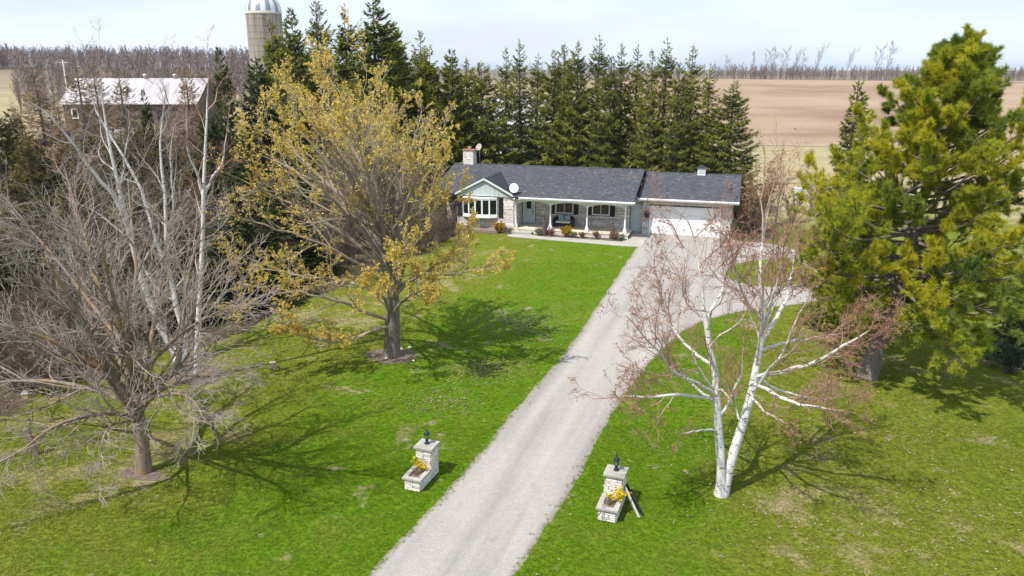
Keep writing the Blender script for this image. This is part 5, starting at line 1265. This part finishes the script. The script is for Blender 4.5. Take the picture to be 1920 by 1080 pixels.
# pale green service box beyond the turning circle
ub = gnd(1500, 372); t = empty('service_box', ub, -.15, 'pale green service box among brown shrubs beyond the turning circle', 'box')
MB().box(-.5, .5, -.4, .4, 0, .9).build('body', M['utility'], t, .03); MB().box(-.53, .53, -.43, .43, .902, 1.0).build('lid', M['white'], t, .02); MB().box(-.4, .4, -.415, -.402, .1, .8).build('door', M['utility'], t)
sk = random.Random(9)
for k, (px, py) in enumerate(((700, 668), (752, 655), (725, 672), (768, 652), (775, 677))):
    g = gnd(px, py); o = MB().lathe([(.0, -.02), (.09, .0), (.10, .04), (.05, .08), (.0, .085)], 0, 0, 7, False).build('rock', noisy('pale_rock', (.45, .40, .35), (.6, .55, .5), 6, .9, .3) if k == 0 else bpy.data.materials['pale_rock'], None)
    o.location = g; o.scale = (sk.uniform(.6, 1.2), sk.uniform(.5, 1), sk.uniform(.5, .9)); o.rotation_euler = (0, 0, sk.uniform(0, 6)); tag(o, ('small pale rock at the left edge of the soil round the maple', 'pale rock right of the maple trunk, against the bark', 'pale rock on the soil in front of the maple', 'small pale rock on the grass edge right of the maple', 'pale rock at the right front edge of the soil round the maple')[k], 'rock', 'rocks at the foot of the maple')

# ================================================================ ON AND ROUND THE HOUSE
def hobj(name, u, w, z, label, cat, group=None, rz=0): return empty(name, hp(u, w, z), HA + rz, label, cat, group)
lo = hobj('loveseat', -6.32, -.62, FL, 'black wicker loveseat with cream cushion on the porch', 'sofa')
MB().box(-.66, .66, -.36, .36, .03, .30).build('seat_base', M['wicker'], lo, .03)
MB().box(-.56, .56, -.37, .22, .302, .42).build('seat_cushion', M['cream'], lo, .04)
bk = [(-.74, .30), (-.74, .62), (-.55, .74), (-.2, .80), (.2, .80), (.55, .74), (.74, .62), (.74, .30)]
MB().prism(bk, 'y', .26, .40).build('backrest', M['wicker'], lo, .03)
for s in (-1, 1):
    MB().prism([(-.40, .03), (-.42, .55), (-.30, .64), (.24, .66), (.255, .03)], 'x', s * .72 - .07, s * .72 + .07).build('arm', M['wicker'], lo, .03)
for s in (-1, 1):
    for w_ in (-.3, .3): MB().box(s * .6 - .03, s * .6 + .03, w_ - .03, w_ + .03, 0, .03).build('foot', M['wicker'], lo)
for s, lb in ((-1, 'left'), (1, 'right')):
    p_ = hobj('pillow', -6.32 + s * .24, -.47, FL + .42, lb + ' blue patterned pillow leaning on the loveseat back', 'pillow', 'blue pillows on the loveseat')
    me = MB().box(-.22, .22, -.06, .06, .0, .38).build('cushion', M['bluepillow'], p_, .055); p_.rotation_euler[0] = R(-14)
# dish on the roof corner by the wing
def dish(loc, az, label, r, m, mast):
    t = empty('satellite_dish', loc, az, label, 'satellite dish')
    MB().tube([(0, 0, 0), (0, 0, mast)], .025, 8).build('mast', M['steel'], t)
    n, V, Fc = 18, [(0, 0, 0)], []
    rings = 4
    for j in range(1, rings + 1):
        for k in range(n):
            a = 2 * math.pi * k / n; q = j / rings; V.append((r * q * math.cos(a), -.16 * r * q * q * 2, r * 1.12 * q * math.sin(a)))
    Fc += [(0, 1 + k, 1 + (k + 1) % n) for k in range(n)]
    for j in range(rings - 1):
        b = 1 + j * n; Fc += [(b + k, b + n + k, b + n + (k + 1) % n, b + (k + 1) % n) for k in range(n)]
    nv = len(V); V2 = V + [(x, y + .02, z) for x, y, z in V]; Fc2 = Fc + [tuple(i + nv for i in reversed(f)) for f in Fc]
    b = 1 + (rings - 1) * n; Fc2 += [(b + k, b + (k + 1) % n, b + nv + (k + 1) % n, b + nv + k) for k in range(n)]
    rf = MB().add(V2, Fc2, True).build('reflector', m, t); rf.location = (0, -.05, mast); rf.rotation_euler = (R(-28), 0, 0)
    MB().tube([(0, -.05, mast - r * .8), (0, -r * 1.2, mast - r * .35)], .015, 6).build('arm', M['steel'], t); MB().box(-.05, .05, -r * 1.2 - .06, -r * 1.2 + .04, mast - r * .35 - .04, mast - r * .35 + .06).build('receiver', M['steel'], t)
    return t
dish(hp(-9.72, -2.3, 2.86), HA + .35, 'pale satellite dish at the foot of the roof valley beside the front gable', .34, M['dish'], .42)
dish(hp(-14.25, 3.35, 4.15), HA - .3, 'small dish on a mast behind the stone chimney', .27, noisy('dish_tan', (.40, .30, .25), (.5, .4, .34), 3), 1.45)
# wall lamp and hanging flowers by the garage
wl_ = hobj('wall_lamp', -.2, -.06, 1.78, 'white carriage lamp on the stone beside the garage door', 'lamp')
MB().box(-.05, .05, -.03, .0, .05, .25).build('bracket', M['white'], wl_); MB().lathe([(.05, -.05), (.085, .16), (.0, .17)], 0, -.11, 6, False).build('glass', M['lampglass'], wl_); MB().lathe([(.11, .17), (.03, .26), (.0, .3)], 0, -.11, 6, False).build('lamp_cap', M['white'], wl_)
hb = tuft_plant('flower_basket', hp(-.22, -.24, 1.30), 'basket of purple flowers hanging beside the garage door', 'purple', .26, 16, 4, .06, seed=421, spread=1.1)
MB().lathe([(.0, -.12), (.11, -.1), (.17, .03), (.15, .03), (.0, .0)], 0, 0, 12).build('basket', M['wicker'], hb); MB().tube([(0, 0, 0), (0, .0, .38), (0, .16, .42)], .008, 5).build('hook', M['black'], hb)
# bed plants (u, w, kind)
tuft_plant('golden_shrub', hp(-10.75, -2.75, .02), 'golden yellow round shrub under the bow window', 'gold', .75, 26, 5, .07, 'shrub', 431, .75)
tuft_plant('golden_shrub', hp(-5.70, -2.75, .03), 'golden yellow round shrub in the middle of the porch bed', 'gold', .70, 26, 5, .07, 'shrub', 432, .75)
tuft_plant('grey_plant', hp(-7.75, -2.72, .03), 'grey green plant at the left end of the porch bed', 'herb', .42, 16, 4, .07, 'plant', 433, .9)
tuft_plant('grey_plant', hp(-5.05, -2.9, .03), 'small grey green plant right of the golden porch shrub', 'herb', .32, 14, 4, .06, 'plant', 434, .9)
for k, (u, lb) in enumerate(((-6.75, 'russet shrub between the left wicker cone and the golden shrub'), (-4.45, 'pale russet low shrub in the middle of the porch bed'), (-3.45, 'wide russet shrub right of the middle of the porch bed'), (-2.05, 'russet shrub at the right end of the porch bed'))):
    tuft_plant('russet_shrub', hp(u, -2.78, .03), lb, 'redtwig', (.45, .34, .48, .5)[k], 22, 2, .06, 'shrub', 440 + k, .8)
tuft_plant('green_plant', hp(-1.62, -2.85, .03), 'low green plant at the right corner of the porch bed', 'herb', .3, 12, 4, .07, 'plant', 447, .9)
tuft_plant('grey_plant', hp(-9.85, -2.85, .03), 'pale low plant beside the porch step', 'herb', .28, 12, 4, .06, 'plant', 448, .9)
for (u, lb) in ((-7.30, 'dark woven wicker cone at the left of the porch bed'), (-2.32, 'dark woven wicker cone at the right of the porch bed')):
    ob = hobj('wicker_cone', u, -2.62, .03, lb, 'garden ornament', 'woven cones in the porch bed')
    MB().lathe([(.235, 0), (.22, .3), (.15, .7), (.085, 1.05), (.055, 1.12)], 0, 0, 14).build('cone', noisy('brown_wicker', (.045, .034, .03), (.12, .09, .08), 30, .8, 1, .02) if u < -5 else bpy.data.materials['brown_wicker'], ob)
    for k in range(7): MB().lathe([(.238 - k * .024, .08 + k * .14), (.255 - k * .025, .10 + k * .14), (.236 - k * .0245, .12 + k * .14)], 0, 0, 14).build('band', bpy.data.materials['brown_wicker'], ob)
    MB().tube([(0, 0, 1.12), (.01, 0, 1.42)], [.05, .03], 6).build('tip', bpy.data.materials['brown_wicker'], ob)

# ================================================================ GRASS, FALLEN LEAVES
def inside(P, poly):
    x, y = P[:, 0], P[:, 1]; c = np.zeros(len(P), bool); j = len(poly) - 1
    for i in range(len(poly)):
        xi, yi, xj, yj = *poly[i], *poly[j]
        c ^= ((yi > y) != (yj > y)) & (x < (xj - xi) * (y - yi) / (yj - yi + 1e-12) + xi); j = i
    return c
DP = np.array([gnd(*p)[:2] for p in DRIVE]); IP = np.array([gnd(*p)[:2] for p in ISL]); HP = np.array([hp(u, w)[:2] for u, w in ((-16.4, -3.0), (-9.95, -3.1), (-9.9, -3.75), (-1.2, -4.7), (0, -4.6), (0, -.2), (6.1, -.2), (6.1, 8.5), (-16.4, 8.6))])
EP = np.array([gnd(*p)[:2] for p in EDGE] + [np.array(b) for b in back])
rg = np.random.default_rng(91)
pts = []
for (y0, y1, dens) in ((14.5, 24, 330), (24, 34, 170), (34, 47, 80), (47, 62, 40)):
    xw = y1 * .74 + 1; n = int((y1 - y0) * 2 * xw * dens); q = np.stack([rg.uniform(-xw, xw, n), rg.uniform(y0, y1, n)], 1)
    q = q[np.abs(q[:, 0]) < q[:, 1] * .74 + 1]; pts.append(q)
q = np.vstack(pts)
qj = q + rg.normal(0, .11, q.shape); on_drive = inside(qj, DP) & ~inside(q, IP)
bare = np.zeros(len(q), bool)
for (px, py, r) in ((735, 668, 1.0), (268, 886, .62), (1625, 708, .7), (1352, 930, .3), (512, 691, .2), (368, 705, 1.1)):
    c_ = gnd(px, py)[:2]; dq = q - c_; an = np.arctan2(dq[:, 1], dq[:, 0])
    bare |= np.hypot(dq[:, 0], dq[:, 1]) < r * (1 + .22 * np.sin(an * 3 + px) + .13 * np.sin(an * 7) + rg.normal(0, .10, len(q)))
q = q[~on_drive & ~inside(q, HP) & ~inside(q, EP) & ~bare]
me = bpy.data.meshes.new('grass'); me.vertices.add(len(q)); me.vertices.foreach_set('co', np.c_[q, np.zeros(len(q))].astype(np.float32).ravel())
grass = tag(link_obj('grass', me), 'short mown grass blades covering the lawn', 'grass', kind='stuff')
ng = bpy.data.node_groups.new('grass_blades', 'GeometryNodeTree')
ng.interface.new_socket('Geometry', in_out='INPUT', socket_type='NodeSocketGeometry'); ng.interface.new_socket('Geometry', in_out='OUTPUT', socket_type='NodeSocketGeometry')
gn = ng.nodes; gl = ng.links
gi, go = gn.new('NodeGroupInput'), gn.new('NodeGroupOutput')
jn = gn.new('GeometryNodeJoinGeometry')
r_ = random.Random(4)
for k in range(5):
    co = gn.new('GeometryNodeMeshGrid'); co.inputs['Size X'].default_value = r_.uniform(.05, .08); co.inputs['Size Y'].default_value = .009; co.inputs['Vertices X'].default_value = 2; co.inputs['Vertices Y'].default_value = 2
    tf = gn.new('GeometryNodeTransform'); tf.inputs['Translation'].default_value = (r_.uniform(-.04, .04), r_.uniform(-.04, .04), .014); tf.inputs['Rotation'].default_value = (r_.uniform(-.3, .3), -r_.uniform(.15, .5), r_.uniform(0, 6.28))
    gl.new(co.outputs['Mesh'], tf.inputs['Geometry']); gl.new(tf.outputs[0], jn.inputs[0])
sm_ = gn.new('GeometryNodeSetMaterial'); sm_.inputs['Material'].default_value = M['blade']; gl.new(jn.outputs[0], sm_.inputs['Geometry'])
iop = gn.new('GeometryNodeInstanceOnPoints'); gl.new(gi.outputs[0], iop.inputs['Points']); gl.new(sm_.outputs[0], iop.inputs['Instance'])
rv = gn.new('FunctionNodeRandomValue'); rv.data_type = 'FLOAT_VECTOR'; rv.inputs[1].default_value = (.15, .15, 6.28); rv.inputs[0].default_value = (-.15, -.15, 0)
rs = gn.new('FunctionNodeRandomValue'); rs.data_type = 'FLOAT'; rs.inputs[2].default_value = .6; rs.inputs[3].default_value = 1.3
gl.new(rv.outputs[0], iop.inputs['Rotation']); gl.new(rs.outputs[1], iop.inputs['Scale']); gl.new(iop.outputs[0], go.inputs[0])
mo = grass.modifiers.new('blades', 'NODES'); mo.node_group = ng
me.materials.append(M['blade'])
# fallen leaves in drifts
cl = [(970, 605, 1.3, 1300), (930, 690, .8, 260), (890, 695, 1.0, 420), (1000, 640, 1.2, 260), (820, 755, .9, 420), (1050, 570, .9, 120), (735, 672, .8, 120), (300, 880, 1.0, 90), (1840, 480, 2.0, 130), (1600, 690, 1.4, 150), (1500, 850, 3.0, 420), (1700, 800, 2.4, 420), (1600, 1010, 1.8, 260), (1800, 960, 1.6, 220), (900, 640, 3, 160), (780, 560, 1.4, 120), (400, 720, 2.2, 200)]
pp_ = []
for px, py, s, n in cl:
    g = gnd(px, py)[:2]; pp_.append(g + rg.normal(0, 1, (n, 2)) * np.array([s, s * .8]))
n = 350; y = rg.uniform(15, 48, n); pp_.append(np.stack([rg.uniform(-.7, .7, n) * y, y], 1))
ql = np.stack([rg.uniform(-19, -5, 26000), rg.uniform(22, 50, 26000)], 1); pp_.append(ql[inside(ql, EP)][:9000])
q = np.vstack(pp_); q = q[~(inside(q, DP) & ~inside(q, IP)) & ~inside(q, HP)]; n = len(q)
d = unit(np.c_[rg.normal(size=(n, 2)), rg.uniform(-.1, .35, n)]); wv = unit(np.cross(d, np.array([0, 0, 1.]) + rg.normal(0, .3, (n, 3))))
V, F = blades(np.c_[q, rg.uniform(.025, .05, n)], d, wv, rg.uniform(.05, .10, n), rg.uniform(.016, .03, n))
tag(link_obj('fallen_leaves', np_mesh('fallen_leaves', V, F, M['deadleaf'], {'tone': np.repeat(rg.random(n), 4)})), 'dry fallen leaves lying in drifts on the lawn', 'leaves', kind='stuff')

# ================================================================ AIR
hm = bpy.data.materials.new('haze_air'); hm.use_nodes = True; hnt = hm.node_tree; hnt.nodes.clear()
ho, hv = hnt.nodes.new('ShaderNodeOutputMaterial'), hnt.nodes.new('ShaderNodeVolumePrincipled')
hv.inputs['Color'].default_value = (.80, .88, 1, 1); hv.inputs['Density'].default_value = .00012; hv.inputs['Anisotropy'].default_value = .2
hnt.links.new(hv.outputs[0], ho.inputs['Volume'])
tag(MB().box(-4300, 4300, -140, 6900, -6, 40).build('haze', hm), 'thin spring haze over the fields', 'haze', kind='stuff')
